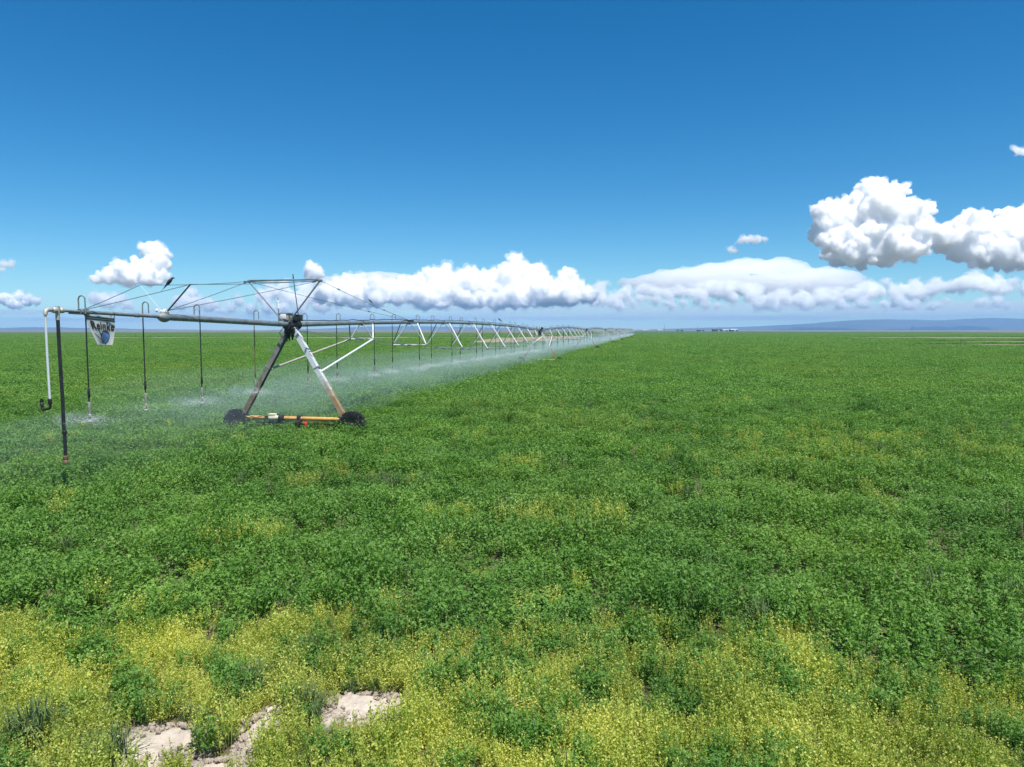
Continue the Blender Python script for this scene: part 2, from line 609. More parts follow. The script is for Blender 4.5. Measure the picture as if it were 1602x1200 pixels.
def lucerne_bush(seed, radius, height, stems, nodes, L, stem_w=0.004):
    random.seed(seed)
    mb = MB()
    for i in range(stems):
        a = random.uniform(0, 2 * math.pi)
        q = radius * math.sqrt(random.random())
        base = Vector((0.35 * q * math.cos(a), 0.35 * q * math.sin(a), 0))
        hh = height * random.uniform(0.7, 1.08) * (1 - 0.28 * (q / radius) ** 2)
        tip = Vector((q * math.cos(a), q * math.sin(a), hh))
        ctrl = base.lerp(tip, 0.5) + Vector((0, 0, 0.10 * hh))
        for k in range(nodes):
            f = 0.25 + 0.75 * (k + random.random()) / nodes
            p = base.lerp(ctrl, f).lerp(ctrl.lerp(tip, f), f)
            out_d = rnd_unit()
            out_d.z = abs(out_d.z) * 0.6
            pet = p + out_d * random.uniform(0.012, 0.045)
            nrm = (Vector((0, 0, 1)) * 0.9 + rnd_unit() * 0.8).normalized()
            side = out_d.cross(nrm).normalized()
            fwd = nrm.cross(side).normalized()
            ll = L * random.uniform(0.75, 1.25)
            leaflet(mb, pet, fwd, nrm, ll, ll * 0.30)
            leaflet(mb, pet, (fwd * 0.45 + side).normalized(), (nrm + rnd_unit() * 0.25).normalized(), ll * 0.9, ll * 0.28)
            leaflet(mb, pet, (fwd * 0.45 - side).normalized(), (nrm + rnd_unit() * 0.25).normalized(), ll * 0.9, ll * 0.28)
        if stem_w:
            leaflet(mb, base, (tip - base).normalized(), rnd_unit(), (tip - base).length, stem_w)
    return mb


def canopy_patch(seed, radius, height, count, L, lump):
    """A tussocky piece of closed canopy for the middle distance: leaf sprays on lumps of uneven height."""
    random.seed(seed)
    mb = MB()
    lumps = [(random.uniform(-radius, radius), random.uniform(-radius, radius), random.uniform(0.55, 1.12), lump * random.uniform(0.7, 1.3)) for _ in range(int(3.2 * radius * radius / (lump * lump)))]
    lumps = [q for q in lumps if math.hypot(q[0], q[1]) < radius]
    per = max(4, count // max(1, len(lumps)))
    for lx, ly, lh, lr in lumps:
        for _ in range(per):
            a, q = random.uniform(0, 2 * math.pi), math.sqrt(random.random())
            x, y = lx + lr * q * math.cos(a), ly + lr * q * math.sin(a)
            z = height * lh * (1 - 0.55 * q * q) * random.uniform(0.62, 1.05)
            d = rnd_unit()
            d.z *= 0.5
            nrm = (Vector((0, 0, 1)) + rnd_unit() * 0.85 + Vector((math.cos(a), math.sin(a), 0)) * 0.5 * q).normalized()
            ll = L * random.uniform(0.6, 1.3)
            leaflet(mb, Vector((x, y, z)), d.normalized(), nrm, ll, ll * 0.42)
    return mb


def weed_bush(seed, radius, height, stems, dots, dot):
    """Thin upright mustard-like weed: wiry stems topped by many tiny yellow-green pods and flowers."""
    random.seed(seed)
    mb = MB()
    for i in range(stems):
        a = random.uniform(0, 2 * math.pi)
        q = radius * math.sqrt(random.random())
        base = Vector((0.7 * q * math.cos(a), 0.7 * q * math.sin(a), 0))
        tip = Vector((q * math.cos(a), q * math.sin(a), height * random.uniform(0.6, 1.1))) + Vector((random.uniform(-.04, .04), random.uniform(-.04, .04), 0))
        leaflet(mb, base, (tip - base).normalized(), rnd_unit(), (tip - base).length, 0.004)
        for k in range(dots):
            f = random.uniform(0.18, 1.0)
            p = base.lerp(tip, f) + rnd_unit() * random.uniform(0.008, 0.05) * (1.25 - f)
            ll = dot * random.uniform(0.7, 1.4)
            d = rnd_unit()
            d.z = abs(d.z)
            leaflet(mb, p, d, rnd_unit(), ll, ll * 0.34)
    return mb


def grass_tuft(seed, radius, height, blades, w=0.006):
    random.seed(seed)
    mb = MB()
    for i in range(blades):
        a = random.uniform(0, 2 * math.pi)
        lean = random.uniform(0.1, 1.0)
        base = Vector((0.25 * radius * random.uniform(-1, 1), 0.25 * radius * random.uniform(-1, 1), 0))
        hh = height * random.uniform(0.6, 1.1) * (1 - 0.35 * lean * lean)
        o = Vector((math.cos(a), math.sin(a), 0))
        side = Vector((-o.y, o.x, 0)) * w
        pts = [base, base + o * (radius * lean * 0.25) + Vector((0, 0, hh * 0.55)), base + o * (radius * lean * 0.65) + Vector((0, 0, hh * 0.92)), base + o * (radius * lean) + Vector((0, 0, hh * (1.0 - 0.25 * lean)))]
        ws = [1.0, 0.85, 0.55, 0.08]
        vs = []
        for p, s in zip(pts, ws):
            vs += [p - side * s, p + side * s]
        mb._add(vs, [(0, 1, 3, 2), (2, 3, 5, 4), (4, 5, 7, 6)])
    return mb


def plant_mesh(mb, name, mat):
    me = bpy.data.meshes.new(name)
    me.from_pydata(mb.v, [], mb.f)
    me.materials.append(mat)
    return me


def scatter(name, protos, pts, label, cat):
    """One mass of plants: points carrying size, turn and which plant stands there."""
    src = bpy.data.collections.new(name + '_plants')
    for i, me in enumerate(protos):
        o = bpy.data.objects.new('%s_plant_%02d' % (name, i), me)
        src.objects.link(o)
    me = bpy.data.meshes.new(name)
    me.from_pydata([p[0] for p in pts], [], [])
    a = me.attributes.new('rot', 'FLOAT_VECTOR', 'POINT')
    a.data.foreach_set('vector', [c for p in pts for c in p[1]])
    a = me.attributes.new('scl', 'FLOAT_VECTOR', 'POINT')
    a.data.foreach_set('vector', [c for p in pts for c in p[2]])
    a = me.attributes.new('pick', 'INT', 'POINT')
    a.data.foreach_set('value', [p[3] for p in pts])
    o = link(name, me)
    ng = bpy.data.node_groups.new(name, 'GeometryNodeTree')
    ng.interface.new_socket('Geometry', in_out='INPUT', socket_type='NodeSocketGeometry')
    ng.interface.new_socket('Geometry', in_out='OUTPUT', socket_type='NodeSocketGeometry')
    gi, go = ng.nodes.new('NodeGroupInput'), ng.nodes.new('NodeGroupOutput')
    ins = ng.nodes.new('GeometryNodeInstanceOnPoints')
    ci = ng.nodes.new('GeometryNodeCollectionInfo')
    ci.inputs['Collection'].default_value = src
    ci.inputs['Separate Children'].default_value = True
    ci.inputs['Reset Children'].default_value = True
    ng.links.new(gi.outputs[0], ins.inputs['Points'])
    ng.links.new(ci.outputs[0], ins.inputs['Instance'])
    ins.inputs['Pick Instance'].default_value = True
    for att, sock, typ in (('pick', 'Instance Index', 'INT'), ('rot', 'Rotation', 'FLOAT_VECTOR'), ('scl', 'Scale', 'FLOAT_VECTOR')):
        na = ng.nodes.new('GeometryNodeInputNamedAttribute')
        na.data_type = typ
        na.inputs['Name'].default_value = att
        ng.links.new(na.outputs[0], ins.inputs[sock])
    ng.links.new(ins.outputs[0], go.inputs[0])
    md = o.modifiers.new('plants', 'NODES')
    md.node_group = ng
    tag(o, label, cat, kind='stuff')
    return o


def jitter_rows(y0, y1, step0, grow, margin):
    """Points over the part of the field in view (and a margin either side), sparser with distance."""
    y = y0
    while y < y1:
        step = step0 * (1 + grow * (y - y0))
        half = 0.72 * y + margin
        x = -half + random.random() * step
        while x < half:
            yield x + random.uniform(-.5, .5) * step, y + random.uniform(-.5, .5) * step, step
            x += step
        y += step


# nearest band: whole plants
luc = [plant_mesh(lucerne_bush(100 + i, 0.21, 0.53, 17, 12, 0.027), 'lucerne_bush', M['lucerne']) for i in range(5)]
wee = [plant_mesh(weed_bush(200 + i, 0.16, 0.34, 20, 26, 0.019), 'weed_bush', M['weed']) for i in range(4)]
gra = [plant_mesh(grass_tuft(300 + i, 0.22, 0.26, 46), 'grass_tuft', M['blade']) for i in range(3)]
stw = [plant_mesh(grass_tuft(340 + i, 0.18, 0.30, 14, 0.003), 'dry_stems', M['straw']) for i in range(2)]

random.seed(11)
p_luc, p_weed, p_grass = [], [], []
for x, y, st in jitter_rows(3.2, 11.5, 0.125, 0.0, 2.5):
    if math.hypot(x, y) < 1.2:
        continue
    wa = weed_amount(x, y)
    sm = max(soil_mask(x, y), soil_mask(x, y + 0.16) - 0.05, soil_mask(x + .05, y + 0.32) - 0.12)
    if sm > 0.0:
        if sm < 0.40 and random.random() < 0.05:
            p_weed.append(((x, y, 0.03), (0, 0, random.uniform(0, 6.28)), (random.uniform(.3, .6),) * 3, random.randrange(4)))
        elif sm < 0.12 and random.random() < 0.30:
            p_grass.append(((x, y, 0.03), (0, 0, random.uniform(0, 6.28)), (random.uniform(.5, .9),) * 3, random.randrange(3)))
        continue
    if wa > 0.35 + random.uniform(-.5, .4):
        r_ = random.random()
        g = nz(x, y, 1.7, 30.0)
        if r_ < 0.82:
            if g > 0.02 and random.random() < 0.42 + g * 0.5:
                p_luc.append(((x, y, 0), (0, 0, random.uniform(0, 6.28)), (random.uniform(.55, .9),) * 2 + (random.uniform(.5, .85),), random.randrange(5)))
            else:
                s = random.uniform(.62, 1.3) * (0.9 + 0.3 * nz(x, y, 1.1, 40.))
                p_weed.append(((x, y, 0), (random.uniform(-.12, .12), random.uniform(-.12, .12), random.uniform(0, 6.28)), (s, s, s * random.uniform(.8, 1.15)), random.randrange(4)))
        else:
            p_grass.append(((x, y, 0), (0, 0, random.uniform(0, 6.28)), (random.uniform(.4, .8),) * 3, 3 + random.randrange(2) if random.random() < .65 else random.randrange(3)))
for x, y, st in jitter_rows(3.2, 36.0, 0.235, 0.012, 2.5):
    wa = weed_amount(x, y) if y < 13 else -1
    if wa > 0.35 + random.uniform(-.4, .5) or soil_mask(x, y) > -0.3 and y < 8:
        continue
    h = 0.98 + 0.42 * nz(x, y, 0.45, 5.0) + 0.62 * nz(x, y, 1.1, 6.0)
    h = max(0.42, h)
    if wa > 0.05:
        h *= 0.85
    s = st / 0.235 * random.uniform(.85, 1.2)
    z = 0.0
    if random.random() < 0.03 or nz(x, y, 1.35, 70.0) < -0.47 and random.random() < .8:
        continue
    p_luc.append(((x, y, z), (random.uniform(-.18, .18), random.uniform(-.18, .18), random.uniform(0, 6.28)), (s, s, h * random.uniform(.85, 1.15)), random.randrange(5)))
    # pale grass comes up through the crop here and there
    if y > 8 and nz(x, y, 0.42, 90.0) > 0.36 and random.random() < 0.07 and math.hypot(x + 9.3, y - 14) > 3.5:
        p_grass.append(((x, y, 0.12), (0, 0, random.uniform(0, 6.28)), (1.25, 1.25, random.uniform(1.5, 2.1)), random.choice((0, 1, 2, 2, 3, 4))))
    # a few yellow weeds stand among the lucerne
    olive = max(0.0, 1 - rel(x, y, 11, 21.0, 9, 5)) + (0.9 if rel(x, y, -4.6, 11.3, 0.8, 0.5) < 1 else 0)
    if random.random() < 0.008 + 0.55 * olive * max(0, 0.40 + nz(x, y, 0.5, 20)) + (0.5 if nz(x, y, 0.35, 50) > 0.58 else 0) :
        p_weed.append(((x, y, 0.06), (0, 0, random.uniform(0, 6.28)), (1.2, 1.2, 1.45 * h), random.randrange(4)))
scatter('lucerne_plants', luc, p_luc, 'dense dark green lucerne plants covering the field in front', 'crop')
scatter('yellow_weeds', wee, p_weed, 'yellow flowering weeds along the near margin of the field', 'weeds')
scatter('short_grass', gra + stw, p_grass, 'short grey-green and straw grass among the yellow weeds', 'grass')

mid = [plant_mesh(canopy_patch(400 + i, 0.75, 0.56, 760, 0.062, 0.17), 'canopy_patch', M['lucerne']) for i in range(4)]
random.seed(12)
pts = []
for x, y, st in jitter_rows(34.0, 130.0, 0.72, 0.006, 4):
    if bare_far(x, y) > 0.35:
        continue
    h = 0.98 + 0.50 * nz(x, y, 0.28, 5.0) + 0.52 * nz(x, y, 0.75, 6.0)
    s = st / 0.72 * random.uniform(.9, 1.2)
    pts.append(((x, y, 0), (0, 0, random.uniform(0, 6.28)), (s, s, max(.45, h)), random.randrange(4)))
scatter('lucerne_canopy', mid, pts, 'lucerne canopy in the middle distance around the second wheeled tower', 'crop')
far = [plant_mesh(canopy_patch(500 + i, 2.4, 0.58, 2600, 0.13, 0.36), 'canopy_field', M['lucerne']) for i in range(4)]
random.seed(13)
pts = []
for x, y, st in jitter_rows(128.0, 560.0, 2.3, 0.0035, 10):
    if bare_far(x, y) > 0.12:
        continue
    h = 0.9 + 0.4 * nz(x, y, 0.08, 5.0)
    s = st / 2.3 * random.uniform(.9, 1.15)
    pts.append(((x, y, -0.05), (0, 0, random.uniform(0, 6.28)), (s, s, max(.4, h)), random.randrange(4)))
scatter('far_lucerne', far, pts, 'far lucerne thinning into one green sheet below the hills', 'crop')

# clods of dry earth round the bare patches
def clod(seed):
    random.seed(seed)
    bm = bmesh.new()
    bmesh.ops.create_icosphere(bm, subdivisions=2, radius=1.0)
    for v in bm.verts:
        n_ = noise.noise(v.co * 1.3 + Vector((seed, 0, 0)))
        v.co *= 1 + 0.55 * n_ + 0.25 * noise.noise(v.co * 3.1 + Vector((0, seed, 0)))
        v.co.z *= 0.7
    me = bpy.data.meshes.new('clod')
    bm.to_mesh(me)
    bm.free()
    me.materials.append(M['clod'])
    return me


M['clod'] = simple_mat('dry_clod', (0.28, 0.225, 0.18), (0.52, 0.45, 0.38), 5.0, 0.9, bump=0.6)
random.seed(17)
pts = []
while len(pts) < 1100:
    cx, cy, rx, ry = random.choice(SOIL)
    x, y = cx + random.gauss(0, 0.75) * rx, cy + random.gauss(0, 0.75) * ry
    m_ = soil_mask(x, y)
    if -0.25 < m_ < 0.42 and random.random() < 0.9 - abs(m_ - 0.05) * 1.6:
        s = random.uniform(0.006, 0.026) if random.random() < .85 else random.uniform(.02, .034)
        pts.append(((x, y, 0.0 + max(0, m_ + .1) * 0.11), (random.uniform(0, 6), random.uniform(0, 6), random.uniform(0, 6)), (s, s, s), random.randrange(4)))
scatter('earth_clods', [clod(i) for i in range(4)], pts, 'crumbled dry clods of earth around the bare patches', 'earth')

# single plants that stand out on the field margin
random.seed(21)
big = [plant_mesh(lucerne_bush(600 + i, 0.30, 0.46, 26, 12, 0.027), 'foliage', M['lucerne']) for i in range(4)]
BUSH = [(-0.80, 7.25, 1.0, 'low dark lucerne bush behind the right-hand bare earth patch'),
        (0.13, 7.35, 0.9, 'round dark lucerne bush alone among yellow weeds at bottom centre'),
        (0.98, 7.85, 1.0, 'dark lucerne bush just below the edge of the closed crop, left of its larger neighbour'),
        (1.45, 7.95, 1.15, 'large dark lucerne bush touching the crop edge right of bottom centre'),
        (0.25, 6.55, 0.9, 'sparse lucerne bush low in the yellow weeds nearest the camera'),
        (2.05, 7.05, 1.05, 'lucerne bush deep in the yellow weeds, right of bottom centre'),
        (-3.30, 6.70, 0.85, 'lucerne bush directly behind the left-hand bare earth patch')]
for i, (x, y, s, lab) in enumerate(BUSH):
    o = link('lucerne_bush', big[i % 4], None, (x, y, 0))
    o.scale = (s, s, s)
    o.rotation_euler = (0, 0, i * 1.3)
    tag(o, lab, 'bush', 'lucerne bushes standing in the yellow weeds')
tuf = [plant_mesh(grass_tuft(700 + i, 0.42, 0.46, 150, 0.007), 'blades', M['blade']) for i in range(3)]
TUFT = [(-4.15, 6.15, 1.1, 'tall grey-green grass tuft in the bottom left corner'),
        (-2.55, 7.05, 0.9, 'grey-green grass tuft between the two bare earth patches'),
        (-1.95, 6.72, 0.75, 'grass tuft at the left end of the right-hand bare earth patch'),
        (-3.35, 5.95, 0.8, 'grass tuft in front of the left-hand bare earth patch'),
        (-2.25, 7.85, 0.75, 'pale grass tuft at the edge of the crop, behind the bare earth')]
for i, (x, y, s, lab) in enumerate(TUFT):
    o = link('grass_tuft', tuf[i % 3], None, (x, y, 0))
    o.scale = (s, s, s)
    tag(o, lab, 'grass tuft', 'grass tufts on the field margin')
# ------------------------------------------------------------------ the irrigation machine
DROP2 = -0.24       # the second and later towers stand a little lower


def pipe_z(t):
    f = t / SPAN
    return 3.82 + DROP2 * 0 + 0.38 * 4 * f * (1 - f)


def wheel_parts(root, x):
    w = empty('wheel')
    w.parent = root
    w.location = (x, 0, 0.46)
    t = MB()
    prof = [(0.27, -0.12), (0.36, -0.15), (0.435, -0.14), (0.45, -0.08), (0.45, 0.08), (0.435, 0.14), (0.36, 0.15), (0.27, 0.12)]
    t.lathe(prof, axis='Y', n=28)
    random.seed(int(x * 10))
    for i in range(22):
        for side in (-1, 1):
            a = 2 * math.pi * (i + (0.5 if side > 0 else 0)) / 22
            rad = Vector((math.sin(a), 0, math.cos(a)))
            tan = Vector((math.cos(a), 0, -math.sin(a)))
            ax = (tan * 0.9 + Vector((0, side, 0)) * 0.45).normalized()
            lat = rad.cross(ax)
            t.box(rad * 0.455 + Vector((0, side * 0.075, 0)), (0.045, 0.15, 0.05 * random.uniform(.8, 1.3)), (ax, lat, rad))
    # clods of mud and torn stems caught on the tread
    for i in range(150):
        a = random.uniform(0, 2 * math.pi)
        q = random.uniform(0.30, 0.49)
        c = Vector((q * math.sin(a), random.uniform(-.15, .15), q * math.cos(a)))
        d = rnd_unit()
        t.tube(c, c + d * random.uniform(.03, .13), random.uniform(.008, .032), .004, 5)
    o = t.build('tyre', M['mud'], w)
    r = MB()
    r.lathe([(0.10, -0.13), (0.255, -0.10), (0.272, -0.125), (0.272, 0.125), (0.255, 0.10), (0.10, 0.13)], axis='Y', n=24)
    r.build('rim', M['mud'], w)
    h = MB()
    h.lathe([(0.03, -0.19), (0.09, -0.17), (0.11, -0.12), (0.11, 0.17), (0.08, 0.21)], axis='Y', n=12)
    h.box((0, 0.0, 0.13), (0.16, 0.2, 0.16), bevel=0.02)
    h.build('gearbox', M['mud'], w)
    KIDS_ADD(root, w)
    return w


def KIDS_ADD(*a):
    pass


def make_tower(label):
    root = empty('irrigation_tower', (TX, TY, 0), LINE_ROT)
    tag(root, label, 'irrigation tower', 'wheeled towers of the irrigation machine')
    for s in (-1, 1):
        top, bot = Vector((0.13 * s, 0, 3.74)), Vector((1.93 * s, 0, 0.70))
        d = (bot - top).normalized()
        yv = Vector((0, 1, 0))
        mb = MB()
        mid, ln = (top + bot) / 2, (bot - top).length
        side = d.cross(yv)
        # folded steel channel: web and two flanges
        mb.box(mid + side * 0.0, (0.150, ln, 0.012), (yv, d, side))
        for q in (-1, 1):
            mb.box(mid + yv * (0.081 * q) - side * 0.060 * s, (0.012, ln - 0.01, 0.155), (yv, d, side))
        leg = mb.build('leg', M['leg'], root)
        b = MB()
        c = top.lerp(bot, 0.44)
        b.box(c - side * 0.03 * s, (0.185, 0.06, 0.20), (yv, d, side), bevel=0.012)
        b.build('bracket', M['galv_dull'], leg)
        b = MB()
        b.box(top.lerp(bot, 0.26) + Vector((-0.16 if s < 0 else 0.1, -.05, -0.02)), (0.16, 0.05, 0.035))
        b.build('tab', M['galv_dull'], leg)
        st = MB()
        st.tube(top.lerp(bot, 0.49), (0.5 * s, 6.05, 3.26), 0.037, n=8)
        st.build('strut', M['brace'], root)
        wheel_parts(root, 2.1 * s)
    bb = MB()
    bb.tube((-1.98, 0, 0.66), (1.98, 0, 0.66), 0.066, n=14)
    bb.build('base_beam', M['rust'], root)
    c = MB()
    c.box((0.22, 0, 0.66), (0.13, 0.2, 0.22), bevel=0.02)
    c.box((0.22, -0.12, 0.52), (0.18, 0.16, 0.16), bevel=0.03)
    c.build('beam_clamp', M['dark'], root)
    c = MB()
    c.lathe([(0.05, -0.85), (0.085, -0.83), (0.09, -0.62), (0.075, -0.58), (0.075, -0.45), (0.04, -0.43)], (0, -0.10, 0.68), 'X', 14)
    c.box((-0.72, -0.10, 0.78), (0.26, 0.15, 0.09), bevel=0.015)
    mo = c.build('drive_motor', M['cream'], root)
    c = MB()
    c.lathe([(0.10, -0.47), (0.115, -0.45), (0.115, -0.34), (0.08, -0.32)], (0, -0.10, 0.68), 'X', 14)
    c.box((-0.66, -0.11, 0.55), (0.34, 0.14, 0.10), bevel=0.02)
    c.build('motor_mount', M['dark'], mo)
    c = MB()
    c.path([(-1.9, -0.08, .70), (-1.6, -0.10, 0.73), (-1.35, -0.10, 0.67), (-1.1, -0.11, 0.73), (-0.85, -0.1, 0.72)], 0.016, 6)
    c.build('motor_cable', M['brown_hose'], root)
    c = MB()
    c.tube((-2.0, -0.06, 0.50), (2.0, -0.06, 0.50), 0.022, n=8)
    c.build('drive_shaft', M['dark'], root)
    c = MB()
    c.lathe([(0.03, 0.38), (0.06, 0.40), (0.06, 0.50), (0.03, 0.52)], (0, -0.06, 0.50), 'X', 12)
    c.box((0.50, -0.1, 0.44), (0.07, 0.09, 0.16), bevel=0.01)
    c.build('shaft_coupling', M['red'], root)
    # the head of the tower, where two lengths of pipe meet
    c = MB()
    c.box((0, 0.0, 3.62), (0.34, 0.44, 0.20), bevel=0.03)
    c.tube((0, -0.34, 3.82), (0, 0.42, 3.82), 0.125, n=16)
    for y in (-0.34, 0.42):
        c.lathe([(0.16, y - 0.02), (0.16, y + 0.02)], (0, 0, 3.82), 'Y', 18)
    for i, (x, y) in enumerate(((-0.10, -.1), (-0.04, -.05), (0.02, .05), (0.07, -.02))):
        c.path([(x, y, 3.55), (x - 0.02, y - .02, 3.42), (x - 0.01, y - .03, 3.24 + 0.03 * i)], [0.05, 0.045, 0.012], 8)
    c.path([(-0.12, -.32, 3.74), (-0.22, -.42, 3.55), (-0.16, -.35, 3.40), (-0.06, -.2, 3.50)], 0.012, 6)
    c.build('pipe_joint', M['dark'], root)
    c = MB()
    c.box((-0.22, 0.02, 4.07), (0.36, 0.40, 0.25), bevel=0.02)
    c.box((-0.22, 0.02, 4.205), (0.40, 0.44, 0.025))
    cb = c.build('control_box', M['box'], root)
    c = MB()
    c.box((-0.20, -0.195, 4.09), (0.20, 0.03, 0.17), bevel=0.01)
    c.build('box_door', M['white'], cb)
    c = MB()
    c.box((0.20, 0.04, 4.05), (0.22, 0.30, 0.22), bevel=0.02)
    c.box((0.02, 0.10, 3.95), (0.5, 0.06, 0.05))
    c.build('switch_box', M['dark'], root)
    return root


tower_labels = ['wheeled tower nearest the camera, with rusty base beam and dark muddy wheels',
                'second wheeled tower along the pipe, a white beam showing through the mist',
                'third wheeled tower along the pipe, its dark wheel at the edge of the mist',
                'fourth wheeled tower along the pipe, wheel a dark dot in the mist',
                'fifth wheeled tower along the pipe, far out in the mist',
                'sixth wheeled tower along the pipe, far out in the mist',
                'seventh wheeled tower along the pipe, a speck near the horizon',
                'eighth wheeled tower along the pipe, last before the pivot point']
tower = make_tower(tower_labels[0])
towers = [tower]


def full_copy(o, parent=None):
    c = o.copy()
    COL.objects.link(c)
    c.parent = parent
    for ch in CH.get(o, []):
        full_copy(ch, c)
    return c


CH = {}


def child_map():
    CH.clear()
    for o in bpy.data.objects:
        if o.parent:
            CH.setdefault(o.parent, []).append(o)


child_map()
for k in range(1, 8):
    o = full_copy(tower)
    x, y = line_point(SPAN * k)
    o.location = (x, y, DROP2)
    o['label'] = tower_labels[k]
    towers.append(o)

# the nearest tower's left leg and strut have darker tones than the right ones
for o in CH[tower]:
    nm = o.name.split('.')[0]
    if nm in ('leg', 'strut') and sum(v.co.x for v in o.data.vertices) < 0:
        o.data = o.data.copy()
        o.data.materials[0] = M['leg_dull' if nm == 'leg' else 'rod_pale']
        o['label'] = 'dark brown leg' if nm == 'leg' else 'dull brownish strut'

for o in bpy.data.objects:
    if o.parent == towers[1] and o.name.startswith('base_beam'):
        o.data = o.data.copy()
        o.data.materials[0] = M['brace']
        o['label'] = 'pale base beam'

# aerials only on the nearest tower
a = MB()
a.tube((-0.46, 0, 3.88), (-0.47, 0, 4.36), 0.014, n=8)
a.tube((-0.47, 0, 4.62), (-0.475, 0, 4.74), 0.022, 0.012, n=8)
ae = a.build('sensor_mast', M['galv'], tower)
a = MB()
a.lathe([(0.02, 4.34), (0.055, 4.37), (0.045, 4.42), (0.06, 4.50), (0.04, 4.55), (0.055, 4.60), (0.02, 4.63)], (-0.47, 0, 0), 'Z', 12)
a.build('sensor', M['white'], ae)
a = MB()
a.tube((0.27, 0.02, 3.90), (0.11, -0.02, 5.36), 0.017, 0.013, n=8)
a.tube((0.11, -0.02, 5.36), (0.095, -0.02, 5.50), 0.021, 0.016, n=8)
a.build('whip_aerial', M['dark'], tower)


# ---- water drops: gooseneck, hose, sprinkler head
def head_mesh():
    h = MB()
    h.lathe([(0.012, 0.34), (0.030, 0.33), (0.030, 0.14), (0.022, 0.12), (0.022, 0.08), (0.034, 0.07), (0.034, 0.03), (0.012, 0.02)], n=10)
    h.lathe([(0.012, -0.10), (0.055, -0.09), (0.06, -0.075), (0.02, -0.06), (0.01, -0.05)], n=12)
    for i in range(3):
        w_ = 2 * math.pi * i / 3
        x, y = math.cos(w_), math.sin(w_)
        h.path([(0.025 * x, 0.025 * y, 0.05), (0.055 * x, 0.055 * y, 0.0), (0.05 * x, 0.05 * y, -0.085)], 0.007, 5)
    return h.mesh('sprinkler_head', M['brass'])


HEAD = head_mesh()
HEAD_Z = 1.78
RELZ = []


def goose_mesh(side):
    g = MB()
    pts = [(0, 0, 0.05), (0, 0, 0.24)]
    for i in range(1, 8):
        w_ = math.pi * i / 8
        pts.append((side * 0.08 * (1 - math.cos(w_)), 0, 0.24 + 0.08 * math.sin(w_)))
    pts += [(side * 0.16, 0, 0.24), (side * 0.16, 0, -0.06)]
    g.path(pts, 0.015, 8)
    return g.mesh('gooseneck', M['galv_dull'])


GOOSE = {s: goose_mesh(s) for s in (-1, 1)}


def add_drop(root, t, side, zp, mat='hose', head_z=HEAD_Z, lean=0.0, off=0.084):
    x = side * 0.16
    hm = MB()
    top = zp + off - 0.02
    hm.path([(x, 0, top), (x + lean * .4, 0, (top + head_z) / 2), (x + lean, 0, head_z + 0.33)], 0.0145, 8)
    hm.lathe([(0.015, head_z + 0.42), (0.026, head_z + 0.44), (0.026, head_z + 0.62), (0.015, head_z + 0.64)], (x + lean, 0, 0), 'Z', 8)
    h = hm.build('drop_hose', M[mat], root, (0, t, 0))
    link('gooseneck', GOOSE[side], h, (0, 0, zp + off - 0.03))
    link('sprinkler_head', HEAD, h, (x + lean, 0, head_z))
    return h


# ---- spans
JT = [6.05, 12.2, 18.3, 24.3, 30.1, 35.8, 41.2, 46.2, 50.8]
JW = [0.50, 0.88, 1.15, 1.30, 1.35, 1.30, 1.15, 0.88, 0.50]
JD = [0.68, 1.13, 1.47, 1.70, 1.76, 1.70, 1.47, 1.13, 0.68]
DROPS_T = [0.8 + 3.13 * i for i in range(18)]


def make_span(label):
    root = empty('irrigation_span', (TX, TY, 0), LINE_ROT)
    tag(root, label, 'irrigation span', 'trussed spans of the irrigation machine')
    p = MB()
    ts = [0.42 + (SPAN - 0.84) * i / 40 for i in range(41)]
    p.path([(0, t, pipe_z(t)) for t in ts], 0.084, 16)
    for t in [6.1 * i for i in range(1, 10)]:
        p.lathe([(0.12, t - 0.015), (0.12, t + 0.015)], (0, 0, pipe_z(t)), 'Y', 16)
    p.build('pipe', M['galv'], root)
    c = MB()
    random.seed(5)
    c.path([(random.uniform(-.02, .02), t, pipe_z(t) + 0.105 + random.uniform(-.004, .035)) for t in [0.2 + 0.55 * i for i in range(101)]], 0.018, 6)
    c.build('power_cable', M['hose'], root)
    js = []
    for t, wd, dp in zip(JT, JW, JD):
        z = pipe_z(t) - dp
        js.append((t, wd, z))
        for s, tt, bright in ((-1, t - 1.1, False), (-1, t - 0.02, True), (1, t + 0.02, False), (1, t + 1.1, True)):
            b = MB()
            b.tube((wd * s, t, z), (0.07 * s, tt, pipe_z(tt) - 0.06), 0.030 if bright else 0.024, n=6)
            b.build('truss_brace', M['brace' if bright else 'brace_shaded'], root)  # braces facing away from the light get the darkened copy
        b = MB()
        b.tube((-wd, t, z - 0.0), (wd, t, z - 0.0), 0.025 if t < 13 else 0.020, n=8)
        cb = b.build('cross_bar', M['brace' if t < 13 else 'brace_shaded'], root)  # bars farther out reuse the steel with painted-in shade
        b = MB()
        b.lathe([(0.04, -0.10), (0.05, -0.08), (0.05, 0.08), (0.04, 0.10)], (0, t, z), 'X', 8)
        b.build('bar_coupling', M['galv_dull'], cb)
        for s in (-1, 1):
            b = MB()
            b.box((wd * s, t, z), (0.07, 0.16, 0.10), bevel=0.01)
            b.build('joint_plate', M['galv_dull'], cb)
    for s in (-1, 1):
        r_ = MB()
        r_.path([(0.12 * s, 0.55, 3.62)] + [(wd * s, t, z - 0.02) for t, wd, z in js] + [(0.12 * s, SPAN - 0.55, 3.62)], 0.012, 6)
        r_.build('truss_rod', M['rod'], root)
    for i, t in enumerate(DROPS_T):
        add_drop(root, t, 1 if i % 2 == 0 else -1, pipe_z(t))
    return root


